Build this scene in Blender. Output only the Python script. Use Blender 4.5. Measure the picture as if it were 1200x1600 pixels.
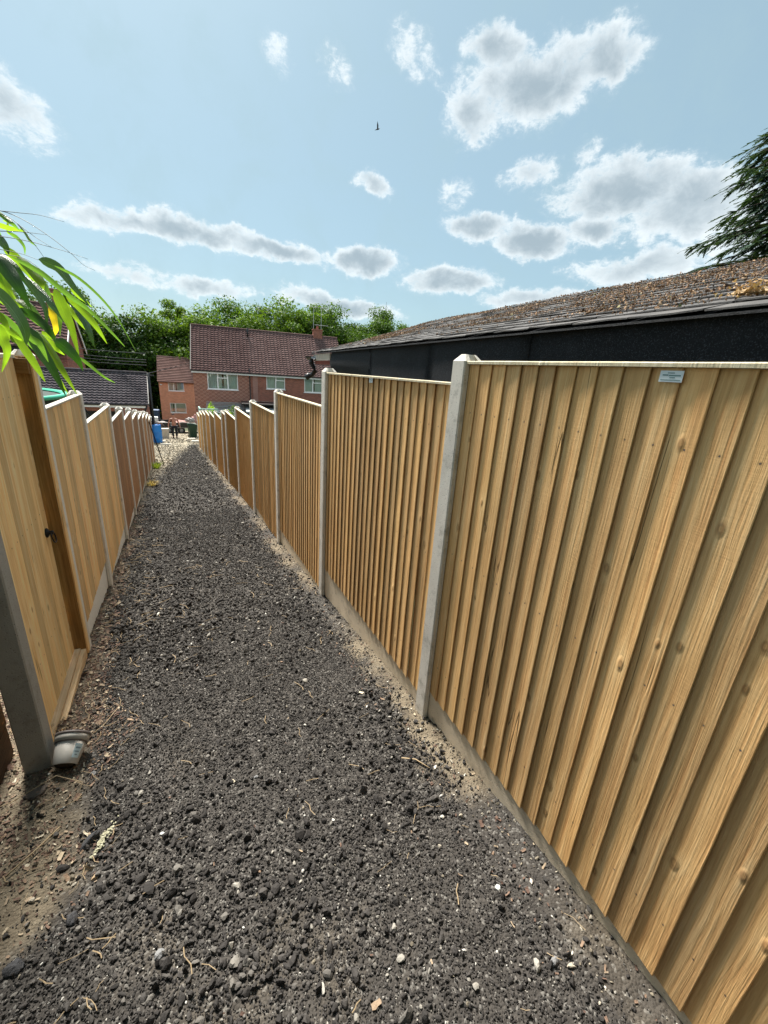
import bpy, bmesh, math, random
import numpy as np
from math import sin, cos, radians, pi, sqrt, atan2, exp
from mathutils import Vector, Matrix, Euler

for o in list(bpy.data.objects):
    bpy.data.objects.remove(o)
S = bpy.context.scene
C = S.collection
random.seed(7)
RS = np.random.RandomState(11)

# ------------------------------------------------------------------ camera
# World frame: X to the right across the path, Y along the path, Z up, the
# camera (eye height about 1.8 m above the path) at the origin.
PITCH, YAW, ROLL = radians(18.552), radians(27.748), radians(3.8245)
fwd = Vector((sin(YAW)*cos(PITCH), cos(YAW)*cos(PITCH), -sin(PITCH)))
rt0 = Vector((cos(YAW), -sin(YAW), 0))
up0 = rt0.cross(fwd)
rt = cos(ROLL)*rt0 + sin(ROLL)*up0
up = -sin(ROLL)*rt0 + cos(ROLL)*up0
cam = bpy.data.cameras.new('camera')
camo = bpy.data.objects.new('camera', cam)
C.objects.link(camo)
camo.matrix_world = Matrix(((rt.x, up.x, -fwd.x, 0), (rt.y, up.y, -fwd.y, 0), (rt.z, up.z, -fwd.z, 0), (0, 0, 0, 1)))
cam.sensor_fit = 'HORIZONTAL'
cam.sensor_width = 36
cam.lens = 36*640.6/1200
cam.clip_start = 0.03
cam.clip_end = 3000
S.camera = camo

# ------------------------------------------------------------------ light
SUN_AZ, SUN_EL = radians(-7.0), radians(54.0)     # clockwise from +Y, above the horizon
SKY_STRENGTH = 0.05
SUN_STRENGTH = 3.8
S.view_settings.view_transform = 'Standard'
S.view_settings.look = 'None'
S.view_settings.exposure = 1.60
S.view_settings.gamma = 1
S.view_settings.use_curve_mapping = False

sl = bpy.data.lights.new('sun', 'SUN')
sl.energy = SUN_STRENGTH
sl.angle = radians(13.0)      # a hazy sun with soft-edged shadows
sl.color = (1.0, 0.95, 0.87)
so = bpy.data.objects.new('sun', sl)
C.objects.link(so)
sd = Vector((sin(SUN_AZ)*cos(SUN_EL), cos(SUN_AZ)*cos(SUN_EL), sin(SUN_EL)))
so.rotation_euler = sd.to_track_quat('Z', 'Y').to_euler()
so.location = sd*100

W = bpy.data.worlds.new('World')
S.world = W
W.use_nodes = True
wt = W.node_tree
wt.nodes.clear()
def N(t, typ, **kw):
    n = t.nodes.new(typ)
    for k, v in kw.items():
        setattr(n, k, v)
    return n
def mth(t, op, a, b=None, c=None, clamp=False):
    n = N(t, 'ShaderNodeMath', operation=op, use_clamp=clamp)
    for i, v in enumerate((a, b, c)):
        if v is None: continue
        if isinstance(v, (int, float)): n.inputs[i].default_value = v
        else: t.links.new(v, n.inputs[i])
    return n.outputs[0]
def vmth(t, op, a, b=None, scale=None):
    n = N(t, 'ShaderNodeVectorMath', operation=op)
    for i, v in enumerate((a, b)):
        if v is None: continue
        if isinstance(v, tuple): n.inputs[i].default_value = v
        else: t.links.new(v, n.inputs[i])
    if scale is not None: n.inputs['Scale'].default_value = scale
    return n.outputs['Value'] if op in ('LENGTH', 'DOT_PRODUCT') else n.outputs['Vector']
def mixc(t, fac, a, b, blend='MIX'):
    n = N(t, 'ShaderNodeMix', data_type='RGBA', blend_type=blend)
    for k, v in ((0, fac), (6, a), (7, b)):
        if isinstance(v, (int, float)): n.inputs[k].default_value = v
        elif isinstance(v, tuple): n.inputs[k].default_value = (*v, 1)
        else: t.links.new(v, n.inputs[k])
    return n.outputs[2]
def ramp(t, fac, stops, interp='LINEAR'):
    n = N(t, 'ShaderNodeValToRGB')
    n.color_ramp.interpolation = interp
    els = n.color_ramp.elements
    while len(els) < len(stops): els.new(0.5)
    for e, (p, c) in zip(els, stops):
        e.position = p
        e.color = (*c, 1) if isinstance(c, tuple) else (c, c, c, 1)
    t.links.new(fac, n.inputs[0])
    return n.outputs[0]
def noise(t, vec, scale, detail=4, rough=0.55, dist=0.0, out=0):
    n = N(t, 'ShaderNodeTexNoise')
    n.inputs['Scale'].default_value = scale
    n.inputs['Detail'].default_value = detail
    n.inputs['Roughness'].default_value = rough
    n.inputs['Distortion'].default_value = dist
    if vec is not None: t.links.new(vec, n.inputs['Vector'])
    return n.outputs[out]
def smooth(t, v, lo, hi):
    n = N(t, 'ShaderNodeMapRange', interpolation_type='SMOOTHSTEP')
    t.links.new(v, n.inputs[0])
    n.inputs[1].default_value = lo; n.inputs[2].default_value = hi
    return n.outputs[0]

# the sky: Nishita sky with hazy cumulus laid out by azimuth and elevation
tc = N(wt, 'ShaderNodeTexCoord').outputs['Generated']
sep = N(wt, 'ShaderNodeSeparateXYZ'); wt.links.new(tc, sep.inputs[0])
az = mth(wt, 'MULTIPLY', mth(wt, 'ARCTAN2', sep.outputs[0], sep.outputs[1]), 57.2958)
el = mth(wt, 'MULTIPLY', mth(wt, 'ARCSINE', sep.outputs[2]), 57.2958)
cmb = N(wt, 'ShaderNodeCombineXYZ'); wt.links.new(az, cmb.inputs[0]); wt.links.new(el, cmb.inputs[1])
P = cmb.outputs[0]
wn = noise(wt, P, 0.22, 5, 0.6, 0, 1)
wv = vmth(wt, 'SCALE', vmth(wt, 'SUBTRACT', wn, (0.5, 0.5, 0.5)), None, 3.6)
PW = vmth(wt, 'ADD', P, wv)
# (azimuth, elevation, half width, half height, tilt, weight) in degrees
CL = [(40.5, 27.6, 9.0, 3.6, 4, 1.0), (34.5, 25.6, 4.0, 2.6, 0, 0.8), (36.5, 30.2, 4.0, 2.0, 0, 0.9), (47.5, 28.8, 4.6, 2.6, 0, 0.95),
      (28, 29.5, 4.0, 1.8, -25, 0.42), (13.4, 28.2, 1.9, 1.4, -50, 0.36), (19.4, 28.0, 2.2, 1.3, -30, 0.40), (-10.5, 19.4, 4.2, 2.9, -20, 0.75),
      (24.0, 19.9, 2.9, 1.3, -14, 0.85),
      (3.0, 13.5, 12.0, 1.7, -1, 0.95), (13.0, 12.8, 8.0, 1.6, -3, 1.0), (23.5, 12.6, 5.2, 1.9, 3, 1.1), (-4, 13.2, 6.0, 1.5, 5, 0.75),
      (-3.0, 8.4, 6.0, 1.2, -3, 0.6), (5.0, 8.2, 6.5, 1.5, 0, 0.85), (20.0, 7.8, 9.5, 1.8, -4, 1.0),
      (36.5, 16.4, 5.0, 1.9, -4, 1.05), (43.5, 15.2, 5.6, 2.1, -4, 1.1), (34, 11.2, 6.8, 2.0, 0, 1.0), (33.5, 19.5, 2.2, 1.6, 30, 0.4),
      (41.5, 21.2, 3.4, 1.9, 10, 0.75), (51.5, 19.2, 9.0, 3.2, 3, 1.0), (58, 17.5, 7.0, 4.2, 0, 1.0), (49.4, 16.0, 4.6, 1.7, 0, 0.95), (47, 22.0, 1.8, 1.6, 50, 0.5),
      (55, 12.6, 9.0, 2.1, 4, 0.9), (44, 9.6, 8.0, 1.5, 0, 0.8), (66, 14, 8, 4, 0, 0.9),
      (85, 24, 12, 4, 0, 0.9), (110, 14, 16, 4, 0, 0.95), (-35, 22, 12, 4, 0, 0.9), (-60, 12, 16, 3, 0, 0.95), (150, 22, 16, 5, 0, 0.95), (-110, 20, 18, 5, 0, 0.95), (-150, 12, 18, 4, 0, 0.95), (75, 40, 9, 5, 0, 0.8), (-60, 42, 9, 5, 0, 0.8), (130, 45, 12, 6, 0, 0.8),
      (-40, 32, 12, 6, 8, 1.0), (-78, 27, 16, 7, -5, 1.0), (-95, 44, 16, 7, 4, 1.0), (-125, 33, 17, 7, 0, 1.0), (-160, 40, 18, 8, 6, 1.0), (170, 30, 17, 7, 0, 1.0), (178, 56, 24, 8, 0, 1.0), (110, 34, 14, 6, 5, 1.0),  # this row and the next: unseen clouds added for fill light
      (-45, 62, 20, 7, 0, 1.0), (-110, 66, 26, 8, 0, 1.0), (95, 60, 20, 7, 0, 1.0), (-60, 78, 50, 6, 0, 0.9), (60, 74, 30, 6, 0, 0.9), (-85, 12, 16, 5, 0, 1.0), (-135, 14, 16, 5, 0, 1.0), (135, 22, 16, 6, 0, 1.0)]
field = None
for (a, e, hw, hh, tl, wgt) in CL:
    mp = N(wt, 'ShaderNodeMapping', vector_type='TEXTURE')
    wt.links.new(PW, mp.inputs[0])
    mp.inputs[1].default_value = (a, e, 0)
    mp.inputs[2].default_value = (0, 0, radians(tl))
    mp.inputs[3].default_value = (hw*0.97, hh*0.93, 1)
    dv = vmth(wt, 'MULTIPLY', mp.outputs[0], (1, 1, 0)); d = vmth(wt, 'DOT_PRODUCT', dv, dv)
    s = mth(wt, 'MULTIPLY', mth(wt, 'SUBTRACT', 1.0, d), wgt)
    field = s if field is None else mth(wt, 'SMOOTH_MAX', field, s, 0.25)
fb = noise(wt, vmth(wt, 'MULTIPLY', P, (0.85, 1.2, 1)), 0.42, 10, 0.64, 0.35)
fb2 = noise(wt, vmth(wt, 'ADD', P, (40, 3, 5)), 0.16, 7, 0.6, 0.3)
dens = mth(wt, 'ADD', field, mth(wt, 'MULTIPLY', mth(wt, 'SUBTRACT', fb, 0.5), 1.7))
fd = noise(wt, vmth(wt, 'MULTIPLY', P, (0.8, 1.3, 1)), 1.6, 8, 0.7, 0.5)
dens = mth(wt, 'ADD', dens, mth(wt, 'MULTIPLY', mth(wt, 'SUBTRACT', fd, 0.5), 0.85))
alpha = mth(wt, 'ADD', mth(wt, 'MULTIPLY', smooth(wt, dens, 0.12, 0.62), 0.60), mth(wt, 'MULTIPLY', smooth(wt, dens, -0.15, 1.0), 0.38))
# the thick middle of a cloud that hides the sun behind it is grey
upn = noise(wt, vmth(wt, 'ADD', P, (0, 0.8, 0)), 0.40, 4, 0.5, 0.25)
core = smooth(wt, mth(wt, 'ADD', mth(wt, 'ADD', field, mth(wt, 'MULTIPLY', mth(wt, 'SUBTRACT', upn, 0.5), 1.1)), mth(wt, 'MULTIPLY', mth(wt, 'SUBTRACT', fb, upn), 0.8)), 0.30, 1.10)
ccol = mixc(wt, core, (0.345, 0.368, 0.376), (0.138, 0.170, 0.192))
# away from the sun the clouds are lit from the front: white all through
sund = vmth(wt, 'DOT_PRODUCT', tc, tuple(sd))
front = smooth(wt, mth(wt, 'MULTIPLY', sund, -1.0), -0.55, 0.35)
ccol = mixc(wt, front, ccol, (1.02, 1.00, 0.96))
veil = smooth(wt, fb2, 0.42, 0.75)
sky = N(wt, 'ShaderNodeTexSky', sky_type='NISHITA')
sky.sun_disc = False
sky.sun_elevation = SUN_EL
sky.sun_rotation = SUN_AZ
sky.altitude = 80
sky.air_density = 1.0
sky.dust_density = 1.6
sky.ozone_density = 1.6
skyc = mixc(wt, 1.0, sky.outputs[0], (SKY_STRENGTH,)*3, 'MULTIPLY')
skyc = mixc(wt, 1.0, skyc, (0.86, 1.0, 1.0), 'MULTIPLY')
# thin high haze over the whole sky, a little stronger towards the horizon
hz = mth(wt, 'ADD', 0.66, mth(wt, 'MULTIPLY', veil, 0.10))
skyh = mixc(wt, hz, skyc, (0.150, 0.211, 0.232))
final = mixc(wt, mth(wt, 'MULTIPLY', alpha, 0.9), skyh, ccol)
bg = N(wt, 'ShaderNodeBackground'); wt.links.new(final, bg.inputs[0]); bg.inputs[1].default_value = 1.0
wo = N(wt, 'ShaderNodeOutputWorld'); wt.links.new(bg.outputs[0], wo.inputs[0])
W.cycles.sampling_method = 'MANUAL'
W.cycles.sample_map_resolution = 512

# ------------------------------------------------------------------ helpers
def prop(o, label=None, cat=None, group=None, kind=None):
    if label: o['label'] = label
    if cat: o['category'] = cat
    if group: o['group'] = group
    if kind: o['kind'] = kind
    return o
def thing(name, label, cat, loc=(0, 0, 0), rz=0, group=None):
    o = bpy.data.objects.new(name, None)
    C.objects.link(o)
    o.empty_display_size = 0.1
    o.location = loc
    o.rotation_euler = (0, 0, rz)
    return prop(o, label, cat, group)
class MB:
    def __init__(s): s.v = []; s.f = []; s.m = []
    def add(s, vs, fs, m=0):
        b = len(s.v); s.v += [tuple(v) for v in vs]
        for f in fs: s.f.append(tuple(b+i for i in f)); s.m.append(m)
        return s
    def box(s, x0, x1, y0, y1, z0, z1, m=0, M=None):
        vs = [Vector(p) for p in ((x0, y0, z0), (x1, y0, z0), (x1, y1, z0), (x0, y1, z0), (x0, y0, z1), (x1, y0, z1), (x1, y1, z1), (x0, y1, z1))]
        if M is not None: vs = [M @ v for v in vs]
        return s.add(vs, [(0, 3, 2, 1), (4, 5, 6, 7), (0, 1, 5, 4), (1, 2, 6, 5), (2, 3, 7, 6), (3, 0, 4, 7)], m)
    def tube(s, pts, r, n=6, m=0, cap=True):
        pts = [Vector(p) for p in pts]
        if not isinstance(r, (list, tuple)): r = [r]*len(pts)
        rings = []
        ref = Vector((0.13, 0.21, 1)).normalized()
        for i, p in enumerate(pts):
            t = (pts[min(i+1, len(pts)-1)]-pts[max(i-1, 0)]).normalized()
            a = t.cross(ref)
            if a.length < 0.05: a = t.cross(Vector((1, 0, 0)))
            a.normalize(); b = t.cross(a)
            rings.append([p+(a*cos(2*pi*k/n)+b*sin(2*pi*k/n))*r[i] for k in range(n)])
        vs = [v for ri in rings for v in ri]
        fs = [(i*n+k, i*n+(k+1) % n, (i+1)*n+(k+1) % n, (i+1)*n+k) for i in range(len(pts)-1) for k in range(n)]
        if cap: fs += [tuple(range(n-1, -1, -1)), tuple((len(pts)-1)*n+k for k in range(n))]
        return s.add(vs, fs, m)
    def lathe(s, prof, n=20, m=0, M=None):
        vs = [Vector((r*cos(2*pi*k/n), r*sin(2*pi*k/n), z)) for r, z in prof for k in range(n)]
        if M is not None: vs = [M @ v for v in vs]
        fs = [(i*n+k, i*n+(k+1) % n, (i+1)*n+(k+1) % n, (i+1)*n+k) for i in range(len(prof)-1) for k in range(n)]
        return s.add(vs, fs, m)
    def mesh(s, name, mats, smooth=False):
        me = bpy.data.meshes.new(name)
        me.from_pydata(s.v, [], s.f)
        for mm in (mats if isinstance(mats, (list, tuple)) else [mats]): me.materials.append(mm)
        if any(s.m): me.polygons.foreach_set('material_index', s.m)
        if smooth: me.polygons.foreach_set('use_smooth', [True]*len(s.f))
        me.update()
        return me
    def build(s, name, mats, parent=None, smooth=False, loc=None, kind=None):
        return link(name, s.mesh(name, mats, smooth), parent, loc, kind)
def link(name, me, parent=None, loc=None, kind=None, rot=None):
    o = bpy.data.objects.new(name, me)
    C.objects.link(o)
    if parent is not None: o.parent = parent
    if loc is not None: o.location = loc
    if rot is not None: o.rotation_euler = rot
    if kind: o['kind'] = kind
    return o
def npmesh(name, V, F, mats, smooth=False):
    """V (n,3) array, F (m,k) array of equal-sided faces"""
    me = bpy.data.meshes.new(name)
    V = np.asarray(V, np.float32); F = np.asarray(F, np.int32)
    me.vertices.add(len(V)); me.vertices.foreach_set('co', V.ravel())
    k = F.shape[1]
    me.loops.add(F.size); me.loops.foreach_set('vertex_index', F.ravel())
    me.polygons.add(len(F)); me.polygons.foreach_set('loop_start', np.arange(0, F.size, k, dtype=np.int32))
    me.polygons.foreach_set('loop_total', np.full(len(F), k, np.int32))
    if smooth: me.polygons.foreach_set('use_smooth', np.ones(len(F), bool))
    for mm in (mats if isinstance(mats, (list, tuple)) else [mats]): me.materials.append(mm)
    me.update(calc_edges=True); me.validate()
    return me
_lat = {}
def vnoise(x, y, seed=0):
    if seed not in _lat: _lat[seed] = np.random.RandomState(seed+100).rand(256, 256)
    T = _lat[seed]
    xi = np.floor(x).astype(int); yi = np.floor(y).astype(int)
    fx = x-xi; fy = y-yi
    fx = fx*fx*(3-2*fx); fy = fy*fy*(3-2*fy)
    a = T[xi % 256, yi % 256]; b = T[(xi+1) % 256, yi % 256]; c = T[xi % 256, (yi+1) % 256]; d = T[(xi+1) % 256, (yi+1) % 256]
    return (a*(1-fx)+b*fx)*(1-fy)+(c*(1-fx)+d*fx)*fy-0.5
def fbm(x, y, seed=0, oct=4):
    r = 0; a = 1.0
    for i in range(oct):
        r = r+a*vnoise(x*2**i+17.3*i, y*2**i+5.1*i, seed+i); a *= 0.5
    return r

# ------------------------------------------------------------------ materials
def newmat(name):
    m = bpy.data.materials.new(name); m.use_nodes = True
    t = m.node_tree; t.nodes.clear()
    out = N(t, 'ShaderNodeOutputMaterial')
    b = N(t, 'ShaderNodeBsdfPrincipled')
    t.links.new(b.outputs[0], out.inputs[0])
    return m, t, b, out
def setin(t, b, k, v):
    if isinstance(v, tuple): b.inputs[k].default_value = (*v, 1)
    elif isinstance(v, (int, float)): b.inputs[k].default_value = v
    else: t.links.new(v, b.inputs[k])
def bump(t, b, h, dist, strength=1.0):
    n = N(t, 'ShaderNodeBump')
    n.inputs['Distance'].default_value = dist; n.inputs['Strength'].default_value = strength
    t.links.new(h, n.inputs['Height']); t.links.new(n.outputs[0], b.inputs['Normal'])
def objco(t, rnd=False):
    c = N(t, 'ShaderNodeTexCoord').outputs['Object']
    if rnd:
        oi = N(t, 'ShaderNodeObjectInfo').outputs['Random']
        sc = mth(t, 'MULTIPLY', oi, 53.0)
        cb = N(t, 'ShaderNodeCombineXYZ')
        for i in range(3): t.links.new(sc, cb.inputs[i])
        c = vmth(t, 'ADD', c, cb.outputs[0])
    return c
def simple(name, col, rough=0.7, metal=0.0, var=0.15, scale=8.0, bmp=0.0, spec=0.5):
    m, t, b, _ = newmat(name)
    co = objco(t)
    n = noise(t, co, scale, 5, 0.6)
    f = mth(t, 'ADD', 1-var, mth(t, 'MULTIPLY', n, 2*var))
    cn = N(t, 'ShaderNodeCombineXYZ')
    for i in range(3): t.links.new(f, cn.inputs[i])
    setin(t, b, 'Base Color', mixc(t, 1.0, col, cn.outputs[0], 'MULTIPLY'))
    setin(t, b, 'Roughness', rough); setin(t, b, 'Metallic', metal)
    b.inputs['Specular IOR Level'].default_value = spec
    if bmp: bump(t, b, noise(t, co, scale*4, 6, 0.65), bmp)
    return m
def wood(name, dark, mid, light, green=None, knots=True, rough=0.72, gscale=1.0, contrast=1.0):
    """sawn softwood, grain along local Z, every object its own cut of the log and its own tone"""
    m, t, b, _ = newmat(name)
    co = objco(t, True)
    oi = N(t, 'ShaderNodeObjectInfo').outputs['Random']
    def mapped(sx, sy, sz):
        return vmth(t, 'MULTIPLY', co, (sx, sy, sz))
    wob = noise(t, mapped(6, 6, 1.6), 1.0, 3, 0.5, 0, 1)
    cw = vmth(t, 'ADD', mapped(1, 1, 0.035), vmth(t, 'SCALE', vmth(t, 'SUBTRACT', wob, (0.5, 0.5, 0.5)), None, 0.030))
    # knots pull the growth rings round them
    kv = N(t, 'ShaderNodeTexVoronoi', voronoi_dimensions='2D'); kv.inputs['Scale'].default_value = 1.0
    ks = N(t, 'ShaderNodeSeparateXYZ'); t.links.new(vmth(t, 'ADD', mapped(8.5, 8.5, 4.4), vmth(t, 'SCALE', vmth(t, 'SUBTRACT', wob, (0.5, 0.5, 0.5)), None, 0.25)), ks.inputs[0])
    kcb = N(t, 'ShaderNodeCombineXYZ'); t.links.new(ks.outputs[1], kcb.inputs[0]); t.links.new(ks.outputs[2], kcb.inputs[1])
    t.links.new(kcb.outputs[0], kv.inputs['Vector'])
    kd = kv.outputs['Distance']
    kcol = N(t, 'ShaderNodeSeparateColor'); t.links.new(kv.outputs['Color'], kcol.inputs[0])
    on = mth(t, 'GREATER_THAN', mth(t, 'ADD', kcol.outputs[0], mth(t, 'MULTIPLY', oi, 0.12)), 0.88)
    knot = mth(t, 'MULTIPLY', mth(t, 'SUBTRACT', 1.0, smooth(t, mth(t, 'ADD', kd, mth(t, 'MULTIPLY', kcol.outputs[1], 0.06)), 0.05, 0.15)), on)
    halo = mth(t, 'MULTIPLY', mth(t, 'SUBTRACT', 1.0, smooth(t, kd, 0.08, 0.42)), on)
    rings = noise(t, cw, 95*gscale, 3, 0.6, 0.0)
    rings2 = noise(t, vmth(t, 'ADD', cw, (3, 1, 2)), 30*gscale, 3, 0.55)
    fine = noise(t, mapped(150, 150, 4), 1.0, 4, 0.7)
    g = mth(t, 'ADD', mth(t, 'MULTIPLY', rings, 0.40), mth(t, 'ADD', mth(t, 'MULTIPLY', rings2, 0.32), mth(t, 'MULTIPLY', fine, 0.28)))
    g = mth(t, 'ADD', g, mth(t, 'MULTIPLY', halo, 0.07))
    half = 0.13/contrast
    col = ramp(t, g, [(0.5-half, dark), (0.5, mid), (0.5+half, light)])
    if knots:
        rr = mth(t, 'SINE', mth(t, 'MULTIPLY', kd, 90.0))
        kc = mixc(t, mth(t, 'MULTIPLY', mth(t, 'ADD', rr, 1), 0.4), (0.19, 0.07, 0.022), (0.52, 0.27, 0.10))
        col = mixc(t, mth(t, 'MULTIPLY', knot, mth(t, 'ADD', 0.5, mth(t, 'MULTIPLY', kcol.outputs[1], 0.4))), col, kc)
    rs_ = noise(t, mapped(38, 38, 1.1), 1.0, 3, 0.6)
    col = mixc(t, mth(t, 'MULTIPLY', smooth(t, rs_, 0.56, 0.72), 0.34), col, tuple(c*k for c, k in zip(dark, (0.85, 0.62, 0.45))))
    # splits
    sp = noise(t, mapped(22, 22, 0.9), 1.0, 1, 0.5)
    split = mth(t, 'SUBTRACT', 1.0, smooth(t, mth(t, 'ABSOLUTE', mth(t, 'SUBTRACT', sp, 0.5)), 0.0, 0.010))
    gate_ = smooth(t, noise(t, mapped(5, 5, 1.7), 1.0, 1, 0.5), 0.60, 0.66)
    split = mth(t, 'MULTIPLY', split, gate_)
    col = mixc(t, mth(t, 'MULTIPLY', split, 0.75), col, tuple(c*0.25 for c in dark))
    # nail heads over the three rails, with a faint rusty halo
    rc_ = N(t, 'ShaderNodeSeparateXYZ'); t.links.new(objco(t), rc_.inputs[0])
    dy = mth(t, 'SUBTRACT', mth(t, 'ABSOLUTE', rc_.outputs[1]), 0.026)
    dzs = [mth(t, 'ABSOLUTE', mth(t, 'ADD', rc_.outputs[2], q)) for q in (0.205, 0.905, 1.605)]
    dz = mth(t, 'MINIMUM', mth(t, 'MINIMUM', dzs[0], dzs[1]), dzs[2])
    nd = mth(t, 'SQRT', mth(t, 'ADD', mth(t, 'MULTIPLY', dy, dy), mth(t, 'MULTIPLY', dz, dz)))
    if knots:
        col = mixc(t, mth(t, 'MULTIPLY', mth(t, 'SUBTRACT', 1.0, smooth(t, nd, 0.002, 0.009)), 0.35), col, tuple(c*0.5 for c in dark))
        col = mixc(t, mth(t, 'SUBTRACT', 1.0, smooth(t, nd, 0.0022, 0.0032)), col, (0.10, 0.09, 0.08))
    # treatment stain blotches and per-board tone
    bl = noise(t, mapped(4, 4, 1.3), 1.0, 4, 0.6)
    if green: col = mixc(t, mth(t, 'MULTIPLY', smooth(t, bl, 0.42, 0.72), 0.22), col, green)
    tone = mth(t, 'ADD', 0.74, mth(t, 'MULTIPLY', oi, 0.42))
    tn = N(t, 'ShaderNodeCombineXYZ')
    t.links.new(tone, tn.inputs[0]); t.links.new(mth(t, 'ADD', mth(t, 'MULTIPLY', tone, 0.94), 0.06), tn.inputs[1]); t.links.new(mth(t, 'ADD', mth(t, 'MULTIPLY', tone, 0.8), 0.2), tn.inputs[2])
    col = mixc(t, 1.0, col, tn.outputs[0], 'MULTIPLY')
    blot = noise(t, mapped(9, 9, 3.0), 1.0, 5, 0.7)
    bf = mth(t, 'ADD', 0.82, mth(t, 'MULTIPLY', blot, 0.36))
    bn = N(t, 'ShaderNodeCombineXYZ')
    for i in range(3): t.links.new(bf, bn.inputs[i])
    col = mixc(t, 1.0, col, bn.outputs[0], 'MULTIPLY')
    setin(t, b, 'Base Color', col); setin(t, b, 'Roughness', rough)
    b.inputs['Specular IOR Level'].default_value = 0.25
    saw = noise(t, mapped(10, 10, 150), 1.0, 3, 0.6)      # saw marks across the grain
    h = mth(t, 'ADD', mth(t, 'MULTIPLY', g, 1.0), mth(t, 'ADD', mth(t, 'MULTIPLY', saw, 0.10), mth(t, 'MULTIPLY', knot, 0.5)))
    h = mth(t, 'SUBTRACT', h, mth(t, 'MULTIPLY', split, 0.7))
    bump(t, b, h, 0.006)
    return m
def concrete(name, col, var=0.26, stain=(0.16, 0.145, 0.11), amt=0.6):
    m, t, b, _ = newmat(name)
    co = objco(t, True)
    big = noise(t, co, 5, 5, 0.65)
    fine = noise(t, co, 160, 4, 0.7)
    v = N(t, 'ShaderNodeTexVoronoi'); v.inputs['Scale'].default_value = 62; t.links.new(co, v.inputs['Vector'])
    pit = mth(t, 'SUBTRACT', 1.0, smooth(t, v.outputs['Distance'], 0.10, 0.24))
    f = mth(t, 'ADD', 1-var, mth(t, 'ADD', mth(t, 'MULTIPLY', big, var*1.2), mth(t, 'MULTIPLY', fine, var*0.8)))
    cn = N(t, 'ShaderNodeCombineXYZ')
    for i in range(3): t.links.new(f, cn.inputs[i])
    c = mixc(t, 1.0, col, cn.outputs[0], 'MULTIPLY')
    c = mixc(t, mth(t, 'MULTIPLY', smooth(t, noise(t, co, 9, 6, 0.7), 0.5, 0.75), amt), c, stain)
    c = mixc(t, mth(t, 'MULTIPLY', pit, 0.5), c, tuple(x*0.35 for x in col))
    setin(t, b, 'Base Color', c); setin(t, b, 'Roughness', 0.88)
    bump(t, b, mth(t, 'SUBTRACT', fine, mth(t, 'MULTIPLY', pit, 0.6)), 0.0018)
    return m
def leafmat(name, c1, c2, trans=0.45, rough=0.5, scale=0.35, tcol=None, veins=False, hue=True):
    m, t, b, out = newmat(name)
    co = N(t, 'ShaderNodeNewGeometry')
    n = noise(t, co.outputs['Position'], scale, 3, 0.6)
    if hasattr(co.outputs, 'get') and co.outputs.get('Random Per Island') and hue:
        n = mth(t, 'ADD', mth(t, 'MULTIPLY', n, 0.65), mth(t, 'MULTIPLY', co.outputs['Random Per Island'], 0.35))
    c = ramp(t, n, [(0.30, c1), (0.68, c2)])
    if veins:
        oc = N(t, 'ShaderNodeUVMap').outputs[0]
        us = N(t, 'ShaderNodeSeparateXYZ'); t.links.new(oc, us.inputs[0])
        mid = mth(t, 'SUBTRACT', 1.0, smooth(t, mth(t, 'ABSOLUTE', mth(t, 'SUBTRACT', us.outputs[0], 0.5)), 0.01, 0.05))
        tipb = smooth(t, mth(t, 'ADD', us.outputs[1], mth(t, 'MULTIPLY', noise(t, vmth(t, 'MULTIPLY', oc, (3, 5, 1)), 1.0, 3), 0.12)), 1.0, 1.07)
        c = mixc(t, mth(t, 'MULTIPLY', mid, 0.5), c, tuple(min(1, x*1.9+0.05) for x in c2))
        c = mixc(t, mth(t, 'MULTIPLY', tipb, 0.8), c, (0.30, 0.17, 0.06))
        w = noise(t, vmth(t, 'MULTIPLY', oc, (46, 1.2, 1)), 1.0, 2, 0.5)
        c = mixc(t, mth(t, 'MULTIPLY', smooth(t, w, 0.35, 0.65), 0.5), c, tuple(x*0.55 for x in c1))
        bump(t, b, w, 0.0012)
    setin(t, b, 'Base Color', c); setin(t, b, 'Roughness', rough)
    b.inputs['Specular IOR Level'].default_value = 0.5 if veins else 0.12
    tr = N(t, 'ShaderNodeBsdfTranslucent')
    if tcol: tr.inputs[0].default_value = (*tcol, 1)
    else: t.links.new(mixc(t, 1.0, c, (1.6, 1.5, 0.5), 'MULTIPLY'), tr.inputs[0])
    mx = N(t, 'ShaderNodeMixShader'); mx.inputs[0].default_value = trans
    t.links.new(b.outputs[0], mx.inputs[1]); t.links.new(tr.outputs[0], mx.inputs[2]); t.links.new(mx.outputs[0], out.inputs[0])
    return m
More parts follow.
